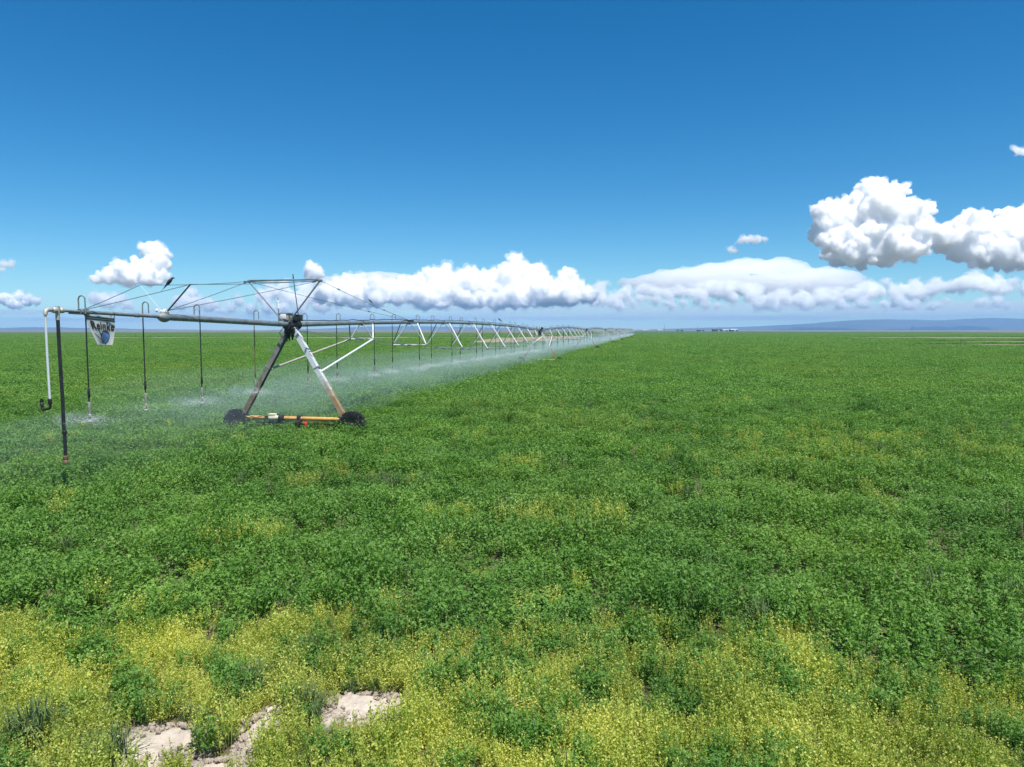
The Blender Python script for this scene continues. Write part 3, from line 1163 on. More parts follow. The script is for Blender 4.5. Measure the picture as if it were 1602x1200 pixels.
span_labels = ['trussed water pipe span nearest the camera, right of the first wheeled tower',
               'second trussed water pipe span, arching between the second and third towers',
               'third trussed water pipe span, white braces thinning into the distance',
               'fourth trussed water pipe span, small above the mist',
               'fifth trussed water pipe span, small above the mist',
               'sixth trussed water pipe span, tiny and close to the horizon',
               'seventh trussed water pipe span, tiny and close to the horizon',
               'eighth and last trussed water pipe span, ending at the pivot point']
span = make_span(span_labels[0])
child_map()
spans = [span]
for k in range(1, 8):
    o = full_copy(span)
    x, y = line_point(SPAN * k)
    o.location = (x, y, DROP2)
    o['label'] = span_labels[k]
    spans.append(o)
tilt = math.atan(DROP2 / SPAN)
span.rotation_euler = (tilt, 0, LINE_ROT)

# ---- the cantilevered end, held by cables
ov = empty('end_boom', (TX, TY, 0), LINE_ROT)
tag(ov, 'tapering end pipe reaching left from the first tower, held up by cables and masts', 'end boom')


def ov_z(t):
    return 3.82 + (4.06 - 3.82) * min(1.0, -t / 10.2) * 0.97


p = MB()
p.path([(0, -0.36, ov_z(-0.36)), (0, -3.4, ov_z(-3.4)), (0, -6.52, ov_z(-6.52))], 0.084, 18)
p.lathe([(0.084, -6.50), (0.125, -6.505), (0.125, -6.545), (0.10, -6.55)], (0, 0, ov_z(-6.55)), 'Y', 18)
p.build('main_pipe', M['galv'], ov)
p = MB()
p.lathe([(0.125, -6.552), (0.125, -6.60), (0.115, -6.66), (0.05, -6.80)], (0, 0, ov_z(-6.6) - 0.01), 'Y', 18)
p.build('reducer', M['galv_dull'], ov)
p = MB()
p.path([(0, -6.7, ov_z(-6.7)), (0, -8.0, ov_z(-8.0)), (0, -9.30, ov_z(-9.3))], 0.043, 14)
p.tube((0, -9.34, ov_z(-9.34)), (0, -9.10, ov_z(-9.1)), 0.062, n=12)
p.tube((0, -7.62, ov_z(-7.62)), (0, -7.50, ov_z(-7.5)), 0.052, n=12)
p.build('middle_pipe', M['galv_dull'], ov)
p = MB()
p.path([(0, -9.32, ov_z(-9.32)), (0, -10.16, ov_z(-10.16))], 0.030, 12)
p.tube((0, -9.62, ov_z(-9.62) - .045), (0, -9.32, ov_z(-9.32) - .045), 0.018, n=8)
p.build('tail_pipe', M['galv_dull'], ov)
p = MB()
zt = ov_z(-10)
p.lathe([(0.045, -10.04), (0.062, -10.02), (0.062, -9.96), (0.04, -9.94)], (0, 0, zt), 'Y', 14)
p.lathe([(0.040, -9.86), (0.058, -9.84), (0.058, -9.78), (0.040, -9.76)], (0, 0, zt), 'Y', 14)
p.tube((0, -9.92, zt + 0.08), (0, -9.92, zt - 0.20), 0.046, 0.040, n=14)
p.path([(0, -10.10, zt), (0, -10.17, zt + 0.005), (0, -10.22, zt - 0.03), (0, -10.23, zt - 0.10)], 0.042, 12)
p.build('tee_fitting', M['brass'], ov)
p = MB()
p.path([(0, -9.92, zt - 0.18), (0.005, -9.92, 3.2), (0.02, -9.91, 2.2), (0.02, -9.91, 1.62), (0.035, -9.91, 1.52), (0.03, -9.91, 1.02)], 0.035, 12)
p.lathe([(0.036, 1.50), (0.048, 1.51), (0.048, 1.57), (0.036, 1.58)], (0.03, -9.91, 0), 'Z', 12)
eh = p.build('end_hose', M['hose'], ov)
p = MB()
p.lathe([(0.034, 1.06), (0.052, 1.05), (0.052, 0.99), (0.044, 0.97), (0.056, 0.95), (0.056, 0.90), (0.03, 0.88)], (0.03, -9.91, 0), 'Z', 14)
p.build('hose_end', M['brown_hose'], eh)
p = MB()
p.path([(0, -10.23, zt - 0.08), (0.0, -10.23, 3.2), (0.012, -10.225, 2.18)], 0.0235, 12)
dp = p.build('drain_pipe', M['grey_pipe'], ov)
p = MB()
p.path([(0.012, -10.225, 2.24), (0.012, -10.225, 2.10), (-0.01, -10.225, 2.07), (-0.15, -10.225, 2.045), (-0.175, -10.225, 2.06), (-0.18, -10.225, 2.12)], 0.027, 10)
p.lathe([(0.02, 2.12), (0.04, 2.13), (0.04, 2.17), (0.025, 2.19), (0.035, 2.21), (0.03, 2.26), (0.012, 2.27)], (-0.18, -10.225, 0), 'Z', 10)
p.lathe([(0.036, 2.16), (0.04, 2.17), (0.04, 2.26), (0.03, 2.27)], (0.012, -10.225, 0), 'Z', 10)
p.build('drain_trap', M['mud'], dp)
for i, (t, side, mt) in enumerate(((-9.35, 1, 'hose'), (-7.15, -1, 'hose'), (-5.35, 1, 'hose'), (-2.10, -1, 'brown_hose'))):
    add_drop(ov, t, side, ov_z(t), mt, HEAD_Z, 0.0, 0.045 if t < -6.6 else 0.084)

V1 = {s: Vector((1.27 * s, -0.45, 5.25)) for s in (-1, 1)}
V2 = {s: Vector((0.70 * s, -6.50, 4.77)) for s in (-1, 1)}
for s in (-1, 1):
    m_ = MB()
    m_.tube((0.06 * s, -0.36, 3.86), V1[s], 0.028 if s > 0 else 0.020, n=8)
    m_.lathe([(0.02, -0.05), (0.045, -0.04), (0.045, 0.06), (0.02, 0.07)], V1[s], 'X', 8)
    m_.build('mast', M['galv_dull'] if s > 0 else M['galv'], ov)
    m_ = MB()
    m_.tube((0.04 * s, -6.56, ov_z(-6.5) + 0.10), V2[s], 0.020 if s > 0 else 0.0045, n=8)
    m_.build('mast', M['dark'] if s > 0 else M['white'], ov)
m_ = MB()
m_.tube(V1[-1] + Vector((0, 0, .03)), V1[1] + Vector((0, 0, .03)), 0.026, n=8)
m_.build('mast_crossbar', M['galv'], ov)
m_ = MB()
m_.box((0, -6.56, ov_z(-6.56) + 0.13), (0.16, 0.18, 0.07), bevel=0.02)
m_.tube((-0.10, -6.72, ov_z(-6.7) + 0.15), (-0.04, -6.72, ov_z(-6.7) + 0.15), 0.045, n=10)
m_.tube((0.02, -6.6, ov_z(-6.6) + 0.15), (0.09, -6.6, ov_z(-6.6) + 0.15), 0.045, n=10)
m_.build('mast_foot', M['white'], ov)
anchor = Vector((0, 12.2, pipe_z(12.2) + 12.2 * math.tan(tilt) + 0.10))
clampt = Vector((0, -6.48, ov_z(-6.48) + 0.15))


def cable(a, b, sag=0.0, clips=()):
    c = MB()
    a, b = Vector(a), Vector(b)
    pts = []
    for i in range(13):
        f = i / 12
        q = a.lerp(b, f)
        q.z -= sag * 4 * f * (1 - f)
        pts.append(q)
    c.path(pts, 0.0085, 6)
    for f in clips:
        q, q2 = a.lerp(b, f), a.lerp(b, f + 0.15 / (b - a).length)
        dz = Vector((0, 0, sag * 4 * f * (1 - f)))
        c.tube(q - dz, q2 - dz, 0.024, n=8)
    c.build('stay_cable', M['cable'], ov)


for s in (-1, 1):
    cable(V1[s], V2[s], 0.04, (0.03,))
    cable(V2[s], (0.03 * s, -9.15, ov_z(-9.15) + 0.06), 0.01)
    cable(V1[s], clampt, 0.02, (0.04,))
    cable(V1[s], anchor, 0.05, (0.14, 0.62) if s > 0 else (0.66,))
    cable(V1[s], V1[-s] - Vector((0, 0, 0.02)) + Vector((0, 0.02 * s, 0)), 0.03)
m_ = MB()
m_.box(anchor - Vector((0, 0, 0.02)), (0.20, 0.9, 0.05), bevel=0.015)
m_.build('cable_anchor', M['dark'], ov)

# ---- pivot point at the far end
pv = empty('pivot_point', (*line_point(SPAN * 8), DROP2), LINE_ROT)
tag(pv, 'small steel pivot point at the far end of the pipe, on the horizon', 'pivot point')
m_ = MB()
for sx in (-1, 1):
    for sy in (-1, 1):
        m_.tube((1.5 * sx, 1.5 * sy, 0), (0.25 * sx, 0.25 * sy, 4.1), 0.06, n=6)
for z, q in ((1.4, 1.08), (2.8, 0.65)):
    for sx, sy, ex, ey in ((-1, -1, 1, -1), (1, -1, 1, 1), (1, 1, -1, 1), (-1, 1, -1, -1)):
        m_.tube((q * sx, q * sy, z), (q * ex, q * ey, z), 0.04, n=6)
m_.build('pyramid_frame', M['galv'], pv)
m_ = MB()
m_.path([(0, 0, 0), (0, 0, 4.3), (0, -0.15, 4.55), (0, -0.5, 4.5), (0, -0.9, 3.85)], 0.11, 10)
m_.build('riser_pipe', M['galv'], pv)

# ---- banner hung under the end pipe
bn = empty('banner', (TX, TY, 0), LINE_ROT)
tag(bn, 'white cloth banner with black lettering and a blue emblem hung from the end pipe', 'banner')


def banner_pt(f, g, s=0.0):
    """f 0..1 along the pipe, g 0 (top) .. 1 (bottom)."""
    tl, tr = (-9.22, 3.985), (-8.36, 3.93)
    bl, br = (-8.93, 3.33), (-8.46, 3.31)
    l = (tl[0] + (bl[0] - tl[0]) * g ** 1.15, tl[1] + (bl[1] - tl[1]) * g)
    rt = -8.36 + 0.05 * math.sin(min(1, g * 1.5) * math.pi) * (1 - g) - 0.10 * g ** 3
    r = (rt, tr[1] + (br[1] - tr[1]) * g)
    x = 0.03 + 0.022 * math.sin(f * 5.2 + g * 2.0) * g + 0.012 * math.sin(f * 11 - g * 5) * g + s
    return Vector((x, l[0] + (r[0] - l[0]) * f, l[1] + (r[1] - l[1]) * f))


def cloth_mat():
    m, nt, out = mat_new('white_banner_cloth')
    b = N(nt, 'ShaderNodeBsdfPrincipled')
    tc = N(nt, 'ShaderNodeTexCoord')
    f = noise_n(nt, tc.outputs['Object'], 9, 5, 0.6)
    nt.links.new(ramp(nt, f, [(0.3, (0.62, 0.62, 0.58)), (0.7, (0.78, 0.78, 0.75))]), b.inputs['Base Color'])
    b.inputs['Roughness'].default_value = 0.8
    t = N(nt, 'ShaderNodeBsdfTranslucent')
    t.inputs['Color'].default_value = (0.7, 0.7, 0.66, 1)
    mx = N(nt, 'ShaderNodeMixShader')
    mx.inputs[0].default_value = 0.35
    nt.links.new(b.outputs[0], mx.inputs[1])
    nt.links.new(t.outputs[0], mx.inputs[2])
    nt.links.new(mx.outputs[0], out.inputs['Surface'])
    return m


def sheet(fn, nu, nv, thick, name, mat, parent):
    mb = MB()
    vs = [fn(i / nu, j / nv, o) for o in (-thick / 2, thick / 2) for j in range(nv + 1) for i in range(nu + 1)]
    w_ = nu + 1
    h_ = (nu + 1) * (nv + 1)
    fs = []
    for j in range(nv):
        for i in range(nu):
            q = (j * w_ + i, j * w_ + i + 1, (j + 1) * w_ + i + 1, (j + 1) * w_ + i)
            fs.append(q)
            fs.append(tuple(k + h_ for k in q[::-1]))
    rim = [i for i in range(nu + 1)] + [(j + 1) * w_ - 1 for j in range(1, nv + 1)] + [nv * w_ + i for i in range(nu - 1, -1, -1)] + [j * w_ for j in range(nv - 1, 0, -1)]
    for a_, b_ in zip(rim, rim[1:] + rim[:1]):
        fs.append((a_, b_, b_ + h_, a_ + h_))
    mb._add(vs, fs)
    return mb.build(name, mat, parent)


cl = sheet(lambda f, g, o: banner_pt(f, g, o), 26, 22, 0.004, 'cloth', cloth_mat(), bn)
sheet(lambda f, g, o: banner_pt(f, 0.045 + 0.05 * g, o + 0.006), 26, 1, 0.006, 'hem', M['dark'], bn)
sheet(lambda f, g, o: banner_pt(f, 0.125 + 0.035 * g, o + 0.006), 26, 1, 0.006, 'hem', M['dark'], bn)
m_ = MB()
for f in (0.02, 0.98):
    q = banner_pt(f, 0.05)
    m_.path([q + Vector((0, 0, -.03)), q + Vector((-.07, 0, .05)), q + Vector((-.06, 0, .14)), q + Vector((.02, 0, .13)), q + Vector((.02, 0, .0))], 0.008, 6)
m_.build('ties', M['dark'], bn)

# lettering: outlines of the words laid on the cloth
fc = bpy.data.curves.new('lettering', 'FONT')
fc.body = 'Reinke'
fc.size = 1.0
fc.extrude = 0.0
fc.offset = 0.026
fc.space_character = 1.10
fc.resolution_u = 6
fo = bpy.data.objects.new('lettering', fc)
COL.objects.link(fo)
dg = bpy.context.evaluated_depsgraph_get()
tme = bpy.data.meshes.new_from_object(fo.evaluated_get(dg))
bpy.data.objects.remove(fo)
bmt = bmesh.new()
bmt.from_mesh(tme)
bmesh.ops.triangulate(bmt, faces=bmt.faces)
bmesh.ops.subdivide_edges(bmt, edges=[e for e in bmt.edges if e.calc_length() > 0.25], cuts=2)
xs = [v.co.x for v in bmt.verts]
x0, x1 = min(xs), max(xs)
for v in bmt.verts:
    f = 0.085 + 0.87 * (v.co.x - x0) / (x1 - x0)
    g = 0.475 - 0.285 * (v.co.y / 0.73)
    v.co = banner_pt(f, g, 0.013)
bmt.to_mesh(tme)
bmt.free()
tme.materials.append(M['ink'])
link('lettering', tme, bn)


def blade_mark(pts, name, mat, off, parent):
    mb = MB()
    mb._add([banner_pt(f, g, off) for f, g in pts], [tuple(range(len(pts)))])
    return mb.build(name, mat, parent, smooth=False)


def oval(cf, cg, rf, rg, rot, n=28):
    out_ = []
    for i in range(n):
        a_ = 2 * math.pi * i / n
        x, y = rf * math.cos(a_), rg * math.sin(a_)
        out_.append((cf + x * math.cos(rot) - y * math.sin(rot), cg + x * math.sin(rot) + y * math.cos(rot)))
    return out_


em = blade_mark(oval(0.60, 0.715, 0.215, 0.235, 0.7), 'emblem_ring', M['ink'], 0.010, bn)
blade_mark(oval(0.605, 0.715, 0.190, 0.212, 0.7), 'emblem_disc', M['emblem'], 0.0125, em)
for q, wd in ((0.48, 0.012), (0.56, 0.007), (0.64, 0.007)):
    blade_mark([(q - 0.12 - wd, 0.58), (q - 0.12 + wd, 0.58), (q + 0.16 + wd, 0.90), (q + 0.16 - wd, 0.90)], 'emblem_bar', M['ink'], 0.0155, em)
blade_mark([(0.10, 0.62), (0.115, 0.60), (0.62, 0.93), (0.60, 0.955)], 'emblem_line', M['ink'], 0.010, bn)
blade_mark([(0.30, 0.50), (0.32, 0.49), (0.66, 0.985), (0.63, 0.99)], 'emblem_line', M['ink'], 0.0070, bn)


# ---- birds on the cables
def make_bird(label, loc, rz, scale, pitch):
    root = empty('bird', loc, rz)
    root.scale = (scale,) * 3
    tag(root, label, 'bird', 'dark birds perched on the irrigation machine')
    b = MB()
    d = Vector((math.cos(pitch), 0, math.sin(pitch)))
    pts, rs = [], []
    for f, r_ in ((-0.34, 0.016), (-0.24, 0.024), (-0.14, 0.042), (-0.05, 0.066), (0.05, 0.078), (0.13, 0.070), (0.19, 0.048)):
        pts.append(d * f)
        rs.append(r_)
    hd = d * 0.19 + Vector((0.045, 0, 0.045))
    for q, r_ in ((Vector((0.01, 0, 0.02)), 0.044), (Vector((0.045, 0, 0.045)), 0.047), (Vector((0.085, 0, 0.05)), 0.034), (Vector((0.11, 0, 0.048)), 0.012)):
        pts.append(d * 0.19 + q)
        rs.append(r_)
    b.path(pts, rs, 12)
    b.build('body', M['feather'], root)
    k = MB()
    k.tube(d * 0.19 + Vector((0.10, 0, 0.048)), d * 0.19 + Vector((0.165, 0, 0.036)), 0.014, 0.002, 8)
    k.build('beak', M['beak'], root)
    for s in (-1, 1):
        wv = MB()
        wv.path([d * 0.12 + Vector((0, 0.066 * s, 0.015)), d * 0.0 + Vector((0, 0.076 * s, 0.02)), d * -0.14 + Vector((0, 0.052 * s, 0.02)), d * -0.26 + Vector((0, 0.022 * s, 0.02))], [0.014, 0.030, 0.022, 0.005], 8)
        wv.build('wing', M['feather'], root)
        lg = MB()
        c0 = d * 0.02 + Vector((0, 0.03 * s, -0.06))
        lg.path([c0, c0 + Vector((0.02, 0, -0.05)), c0 + Vector((-0.005, 0, -0.085))], 0.006, 6)
        lg.build('leg', M['beak'], root)
    tl = MB()
    tl.box(d * -0.38, (0.20, 0.05, 0.012), (d, Vector((0, 1, 0)), d.cross(Vector((0, 1, 0)))), bevel=0.004)
    tl.build('tail', M['feather'], root)
    return root


def on_line(s, t, z):
    x, y = line_point(t, s)
    return Vector((x, y, z))


def along(a, b, px):
    """The point of a cable that the photograph shows under column px."""
    best = None
    for i in range(401):
        q = a.lerp(b, i / 400)
        x, y = line_point(q.y, q.x)
        Z = q.z - CAM_H
        col = 801 + 1152 * x / (y * CP - Z * SP)
        if best is None or abs(col - px) < best[0]:
            best = (abs(col - px), Vector((x, y, q.z)))
    return best[1]


b1 = along(V1[-1], V2[-1], 264)
make_bird('black bird perched on the upper stay cable left of the dark short mast', b1 + Vector((0, 0, 0.04)), R(25), 0.62, R(52))
b2 = along(V1[1], anchor, 580)
make_bird('small dark bird perched on the sloping stay cable right of the tall mast', b2 + Vector((0, 0, 0.07)), R(160), 0.42, R(40))
t3 = 34.5
make_bird('small dark bird sitting on top of the trussed pipe beyond the stay cable', on_line(0, t3, pipe_z(t3) + t3 * math.tan(tilt) + 0.42), R(200), 0.60, R(35))
gp = on_line(0.0, t3, pipe_z(t3) + t3 * math.tan(tilt))
# ------------------------------------------------------------------ spray and drifting mist under the pipe
def droplet_mat():
    m, nt, out = mat_new('water_droplets')
    d = N(nt, 'ShaderNodeBsdfDiffuse')
    d.inputs['Color'].default_value = (0.86, 0.90, 0.93, 1)
    t = N(nt, 'ShaderNodeBsdfTranslucent')
    t.inputs['Color'].default_value = (0.86, 0.90, 0.93, 1)
    mx = N(nt, 'ShaderNodeMixShader')
    mx.inputs[0].default_value = 0.5
    nt.links.new(d.outputs[0], mx.inputs[1])
    nt.links.new(t.outputs[0], mx.inputs[2])
    nt.links.new(mx.outputs[0], out.inputs['Surface'])
    return m


heads = [(-0.16 if i % 2 else 0.16, t, HEAD_Z, w_) for i, (t, w_) in enumerate(((-9.35, 1.0), (-7.15, 0.12), (-5.35, 0.7), (-2.10, 1.0)))]
heads += [(0.16 if i % 2 == 0 else -0.16, t, HEAD_Z + t * math.tan(tilt), 0.9 if i else 0.15) for i, t in enumerate(DROPS_T)]
random.seed(31)
wb = MB()
for hs, ht, hz, wgt in heads:
    n_d = int(900 * wgt * min(1.0, 26.0 / (26 + max(0, ht) * 0.6)) + 20)
    size = 1.0 + max(0, ht) / 60
    for _ in range(n_d):
        a = random.uniform(0, 2 * math.pi)
        q = random.random() ** 1.6 * 2.4
        drift = -0.10 * q * q
        lift = 0.10 * q - 0.13 * q * q * random.uniform(.5, 1.5) + random.gauss(0, 0.03 + 0.05 * q)
        p = Vector((hs + q * math.cos(a) + drift, ht + q * math.sin(a), hz - 0.06 + lift))
        d = (Vector((math.cos(a), math.sin(a), 0.1 - 0.26 * q))).normalized()
        ln = random.uniform(0.008, 0.03) * size
        th = random.uniform(0.0012, 0.0022) * size * (1.4 if q < 0.4 else 1.0)
        s1 = d.cross(Vector((0, 0, 1))).normalized() * th
        s2 = d.cross(s1).normalized() * th
        wb._add([p - d * ln, p + s1, p + s2, p - s1, p - s2, p + d * ln], [(0, 1, 2), (0, 2, 3), (0, 3, 4), (0, 4, 1), (5, 2, 1), (5, 3, 2), (5, 4, 3), (5, 1, 4)])
wme = bpy.data.meshes.new('water_spray')
wme.from_pydata(wb.v, [], wb.f)
wme.materials.append(droplet_mat())
wo = link('water_spray', wme, None, (TX, TY, 0))
wo.rotation_euler = (0, 0, LINE_ROT)
tag(wo, 'white water droplets thrown out by the sprinkler heads', 'spray', kind='stuff')


def vol_mat(name, density, color=(0.74, 0.89, 1.0), aniso=0.0):
    m, nt, out = mat_new(name)
    v = N(nt, 'ShaderNodeVolumePrincipled')
    v.inputs['Color'].default_value = (*color, 1)
    v.inputs['Density'].default_value = density
    v.inputs['Anisotropy'].default_value = aniso
    nt.links.new(v.outputs[0], out.inputs['Volume'])
    return m


def icos(sub):
    bm = bmesh.new()
    bmesh.ops.create_icosphere(bm, subdivisions=sub, radius=1.0)
    bm.verts.index_update()
    vs = np.array([v.co[:] for v in bm.verts])
    fs = np.array([[v.index for v in f.verts] for f in bm.faces])
    bm.free()
    return vs, fs


ICO = {k: icos(k) for k in (1, 2, 3)}


def blob_mesh(name, blobs, sub=2):
    """blobs: (centre, (rx, ry, rz)) -> one mesh of overlapping ellipsoids."""
    V, F = ICO[sub]
    allv = np.concatenate([V * np.array(r) + np.array(c) for c, r in blobs])
    allf = np.concatenate([F + i * len(V) for i in range(len(blobs))])
    me = bpy.data.meshes.new(name)
    me.from_pydata(allv.tolist(), [], allf.tolist())
    return me


def fuse(o, voxel, displace=()):
    r_ = o.modifiers.new('fuse', 'REMESH')
    r_.mode = 'VOXEL'
    r_.voxel_size = voxel
    r_.use_smooth_shade = True
    for k, (size, strength, depth) in enumerate(displace):
        tx = bpy.data.textures.new(o.name + '_relief', 'CLOUDS')
        tx.noise_scale = size
        tx.noise_depth = depth
        d = o.modifiers.new('relief', 'DISPLACE')
        d.texture = tx
        d.texture_coords = 'GLOBAL'
        d.strength = strength
        d.mid_level = 0.5


def mist(name, seed, t0, t1, spacing, drift, hgt, density, label, shrink=1.0):
    random.seed(seed)
    bl = []
    t = t0
    while t < t1:
        g = random.uniform(0.8, 1.2)
        far = 1 + max(0, t) / 400
        w_ = drift * g * shrink
        bl.append(((-w_ * 0.80 + random.uniform(-.4, .4), t + random.uniform(-.6, .6), 0.25 + hgt * 0.42),
                   (w_ * random.uniform(.85, 1.1), spacing * random.uniform(0.9, 1.7), hgt * random.uniform(0.45, 0.62))))
        bl.append(((-0.25 * shrink, t + random.uniform(-.6, .6), 0.2 + hgt * 0.38), (1.5 * shrink, spacing * random.uniform(.7, 1.1), hgt * random.uniform(.4, .5))))
        t += spacing * random.uniform(.7, 1.2)
    o = link(name, blob_mesh(name, bl, 2), None, (TX, TY, 0))
    o.rotation_euler = (0, 0, LINE_ROT)
    fuse(o, 0.28)
    o.data.materials.append(vol_mat(name, density))
    tag(o, label, 'mist', kind='stuff')
    return o


# the whitest water: a flat fan round each working sprinkler head
random.seed(47)
fans = []
for hs, ht, hz, wgt in heads:
    if wgt < 0.5:
        continue
    for _ in range(5):
        a, q = random.uniform(0, 6.28), random.uniform(0.05, 0.55)
        fans.append(((hs + q * math.cos(a) - 0.1, ht + q * math.sin(a), hz - 0.05 + random.uniform(-.03, .06)), (random.uniform(.18, .45), random.uniform(.18, .45), random.uniform(.07, .18))))
    fans.append(((hs, ht, hz - 0.06), (0.22, 0.22, 0.05)))
fo_ = link('spray_fans', blob_mesh('spray_fans', fans, 2), None, (TX, TY, 0))
fo_.rotation_euler = (0, 0, LINE_ROT)
fuse(fo_, 0.045, ((0.22, 0.10, 2),))
fo_.data.materials.append(vol_mat('spray_fans', 0.26, (0.92, 0.97, 1.0)))
tag(fo_, 'white flat fans of fine water round the working sprinkler heads', 'spray', kind='stuff')
mist('spray_mist', 41, 3.0, 455.0, 3.1, 5.4, 2.1, 0.009, 'wide thin veil of drifting spray along the whole length of pipe')
mist('spray_core', 43, 2.0, 455.0, 3.1, 3.4, 1.55, 0.0145, 'denser pale blue spray hanging close under the sprinkler heads')
mist('boom_mist', 42, -9.6, 3.0, 2.0, 3.4, 1.4, 0.011, 'thin drifting spray under the cantilevered end pipe', 0.9)
# ------------------------------------------------------------------ far hills, farmstead, poles, air, clouds
def hill_mat():
    m, nt, out = mat_new('dry_hills')
    b = N(nt, 'ShaderNodeBsdfPrincipled')
    geo = N(nt, 'ShaderNodeNewGeometry')
    f = noise_n(nt, geo.outputs['Position'], 0.0016, 7, 0.62)
    nt.links.new(ramp(nt, f, [(0.35, (0.035, 0.042, 0.035)), (0.6, (0.07, 0.07, 0.055))]), b.inputs['Base Color'])
    b.inputs['Roughness'].default_value = 0.95
    nt.links.new(b.outputs[0], out.inputs['Surface'])
    return m


M['hill'] = hill_mat()


def ridge(name, profile, depth, back, label, seed):
    """profile: (column, row of the crest in the photograph); depth of the crest in metres; back: width of the massif."""
    xs = [at(px, py, depth) for px, py in profile]
    nu, nv = 220, 26
    x0, x1 = xs[0].x, xs[-1].x
    vs = []
    for j in range(nv + 1):
        g = j / nv
        for i in range(nu + 1):
            x = x0 + (x1 - x0) * i / nu
            for a_, b_ in zip(xs, xs[1:]):
                if a_.x <= x <= b_.x + 1e-6:
                    h = a_.z + (b_.z - a_.z) * (x - a_.x) / (b_.x - a_.x)
                    break
            y = depth - back * 0.5 + back * g
            k = math.sin(math.pi * g) ** 0.9
            r_ = noise.fractal(Vector((x * 0.0009, y * 0.0009, seed)), 0.9, 2.1, 6)
            r2 = noise.fractal(Vector((x * 0.0022, y * 0.0006, seed + 5)), 0.9, 2.1, 5)
            z = (h + 3) * k * (1 + 0.05 * r_) - abs(r2) * 0.22 * h * k * (1 - abs(2 * g - 1) ** 3) * (0.35 if abs(g - 0.5) < 0.06 else 1) - 3
            vs.append((x, y, z))
    w_ = nu + 1
    fs = [(j * w_ + i, j * w_ + i + 1, (j + 1) * w_ + i + 1, (j + 1) * w_ + i) for j in range(nv) for i in range(nu)]
    me = bpy.data.meshes.new(name)
    me.from_pydata(vs, [], fs)
    me.materials.append(M['hill'])
    me.polygons.foreach_set('use_smooth', [True] * len(me.polygons))
    tag(link(name, me), label, 'hills', kind='structure')


ridge('mountains', [(980, 517), (1040, 514.5), (1110, 512.5), (1170, 511), (1230, 508), (1290, 504.5), (1345, 500.5), (1390, 499), (1440, 500.5), (1475, 501), (1500, 499.5), (1545, 497.2), (1580, 498.5), (1610, 501.5), (1660, 500), (1740, 506), (1830, 513), (1900, 517)], 8600, 2600, 'long blue mountain ridge low on the right-hand horizon', 3.0)
ridge('mesa', [(-320, 516.5), (-220, 513), (-60, 513.2), (8, 513.4), (22, 512.6), (40, 513.2), (48, 511.8), (96, 511.9), (112, 513), (165, 512.9), (200, 514.6), (260, 515.2), (330, 516.5)], 7600, 1500, 'low flat-topped blue hills on the left-hand horizon', 9.0)
ridge('far_hills', [(420, 516.5), (520, 513.5), (570, 511.2), (640, 510.4), (700, 510.8), (760, 512.4), (850, 513.6), (930, 514.6), (1000, 516.5)], 9200, 1600, 'faint low blue hills behind the irrigation machine', 14.0)

M['barn_dark'] = simple_mat('dark_barn_boards', (0.05, 0.03, 0.025), (0.10, 0.06, 0.05), 0.6, 0.8)
M['barn_pale'] = simple_mat('pale_barn_sheet', (0.50, 0.46, 0.40), (0.60, 0.56, 0.50), 0.5, 0.7)
M['roof_white'] = simple_mat('white_sheet_roof', (0.50, 0.51, 0.52), (0.62, 0.62, 0.62), 0.4, 0.5)
M['roof_dark'] = simple_mat('dark_sheet_roof', (0.07, 0.065, 0.065), (0.12, 0.11, 0.11), 0.4, 0.6)
M['wood'] = simple_mat('weathered_pole', (0.10, 0.075, 0.055), (0.18, 0.14, 0.11), 3.0, 0.8)


def barn(x0, x1, depth, h, ridge_h, wall, roof, label, deep=14):
    a, b = (x0 - 801) / 1152 * depth, (x1 - 801) / 1152 * depth
    c, hw, hd = (a + b) / 2, (b - a) / 2, deep / 2
    root = empty('farm_building', (c, depth, 0))
    tag(root, label, 'farm building', 'farm buildings on the horizon')
    w_ = MB()
    w_._add([(-hw, -hd, 0), (hw, -hd, 0), (hw, hd, 0), (-hw, hd, 0), (-hw, -hd, h), (hw, -hd, h), (hw, hd, h), (-hw, hd, h), (-hw, 0, ridge_h), (hw, 0, ridge_h)],
            [(0, 1, 5, 4), (1, 2, 6, 9, 5), (2, 3, 7, 6), (3, 0, 4, 8, 7), (4, 5, 9, 8), (6, 7, 8, 9)])
    w_.build('wall', M[wall], root, smooth=False)
    r_ = MB()
    for s in (-1, 1):
        e = Vector((0, s * hd, h - ridge_h)).normalized()
        nrm = Vector((0, s * (ridge_h - h), hd)).normalized()
        L = math.hypot(hd, ridge_h - h) + 0.5
        r_.box(Vector((0, 0, ridge_h + 0.12)) + e * (L / 2), (2 * hw + 1.0, L, 0.15), (Vector((1, 0, 0)), e, nrm))
    r_.build('roof', M[roof], root, smooth=False)
    d = MB()
    d.box((hw * 0.2, -hd - 0.06, min(1.7, h * .42)), (min(4, hw * .5), 0.10, min(3.4, h * .84)))
    d.build('door', M['barn_pale'] if wall == 'barn_dark' else M['barn_dark'], root, smooth=False)
    return root


barn(1090, 1100, 1760, 2.4, 3.4, 'barn_dark', 'roof_dark', 'low dark shed left of the long barn on the horizon')
barn(1114, 1128, 1800, 4.2, 5.6, 'barn_dark', 'roof_dark', 'long dark barn on the horizon right of centre')
barn(1129, 1139, 1820, 3.2, 4.6, 'barn_pale', 'roof_white', 'pale farmhouse between the dark barn and the white-roofed shed')
barn(1141, 1152, 1790, 3.8, 5.4, 'barn_dark', 'roof_white', 'white-roofed shed at the right end of the farmstead')
barn(1005, 1013, 2300, 2.4, 3.8, 'barn_pale', 'roof_white', 'far white building just right of the pipe end')
barn(1028, 1035, 2250, 2.6, 4.2, 'barn_pale', 'roof_white', 'far white building under a thin pole on the horizon')


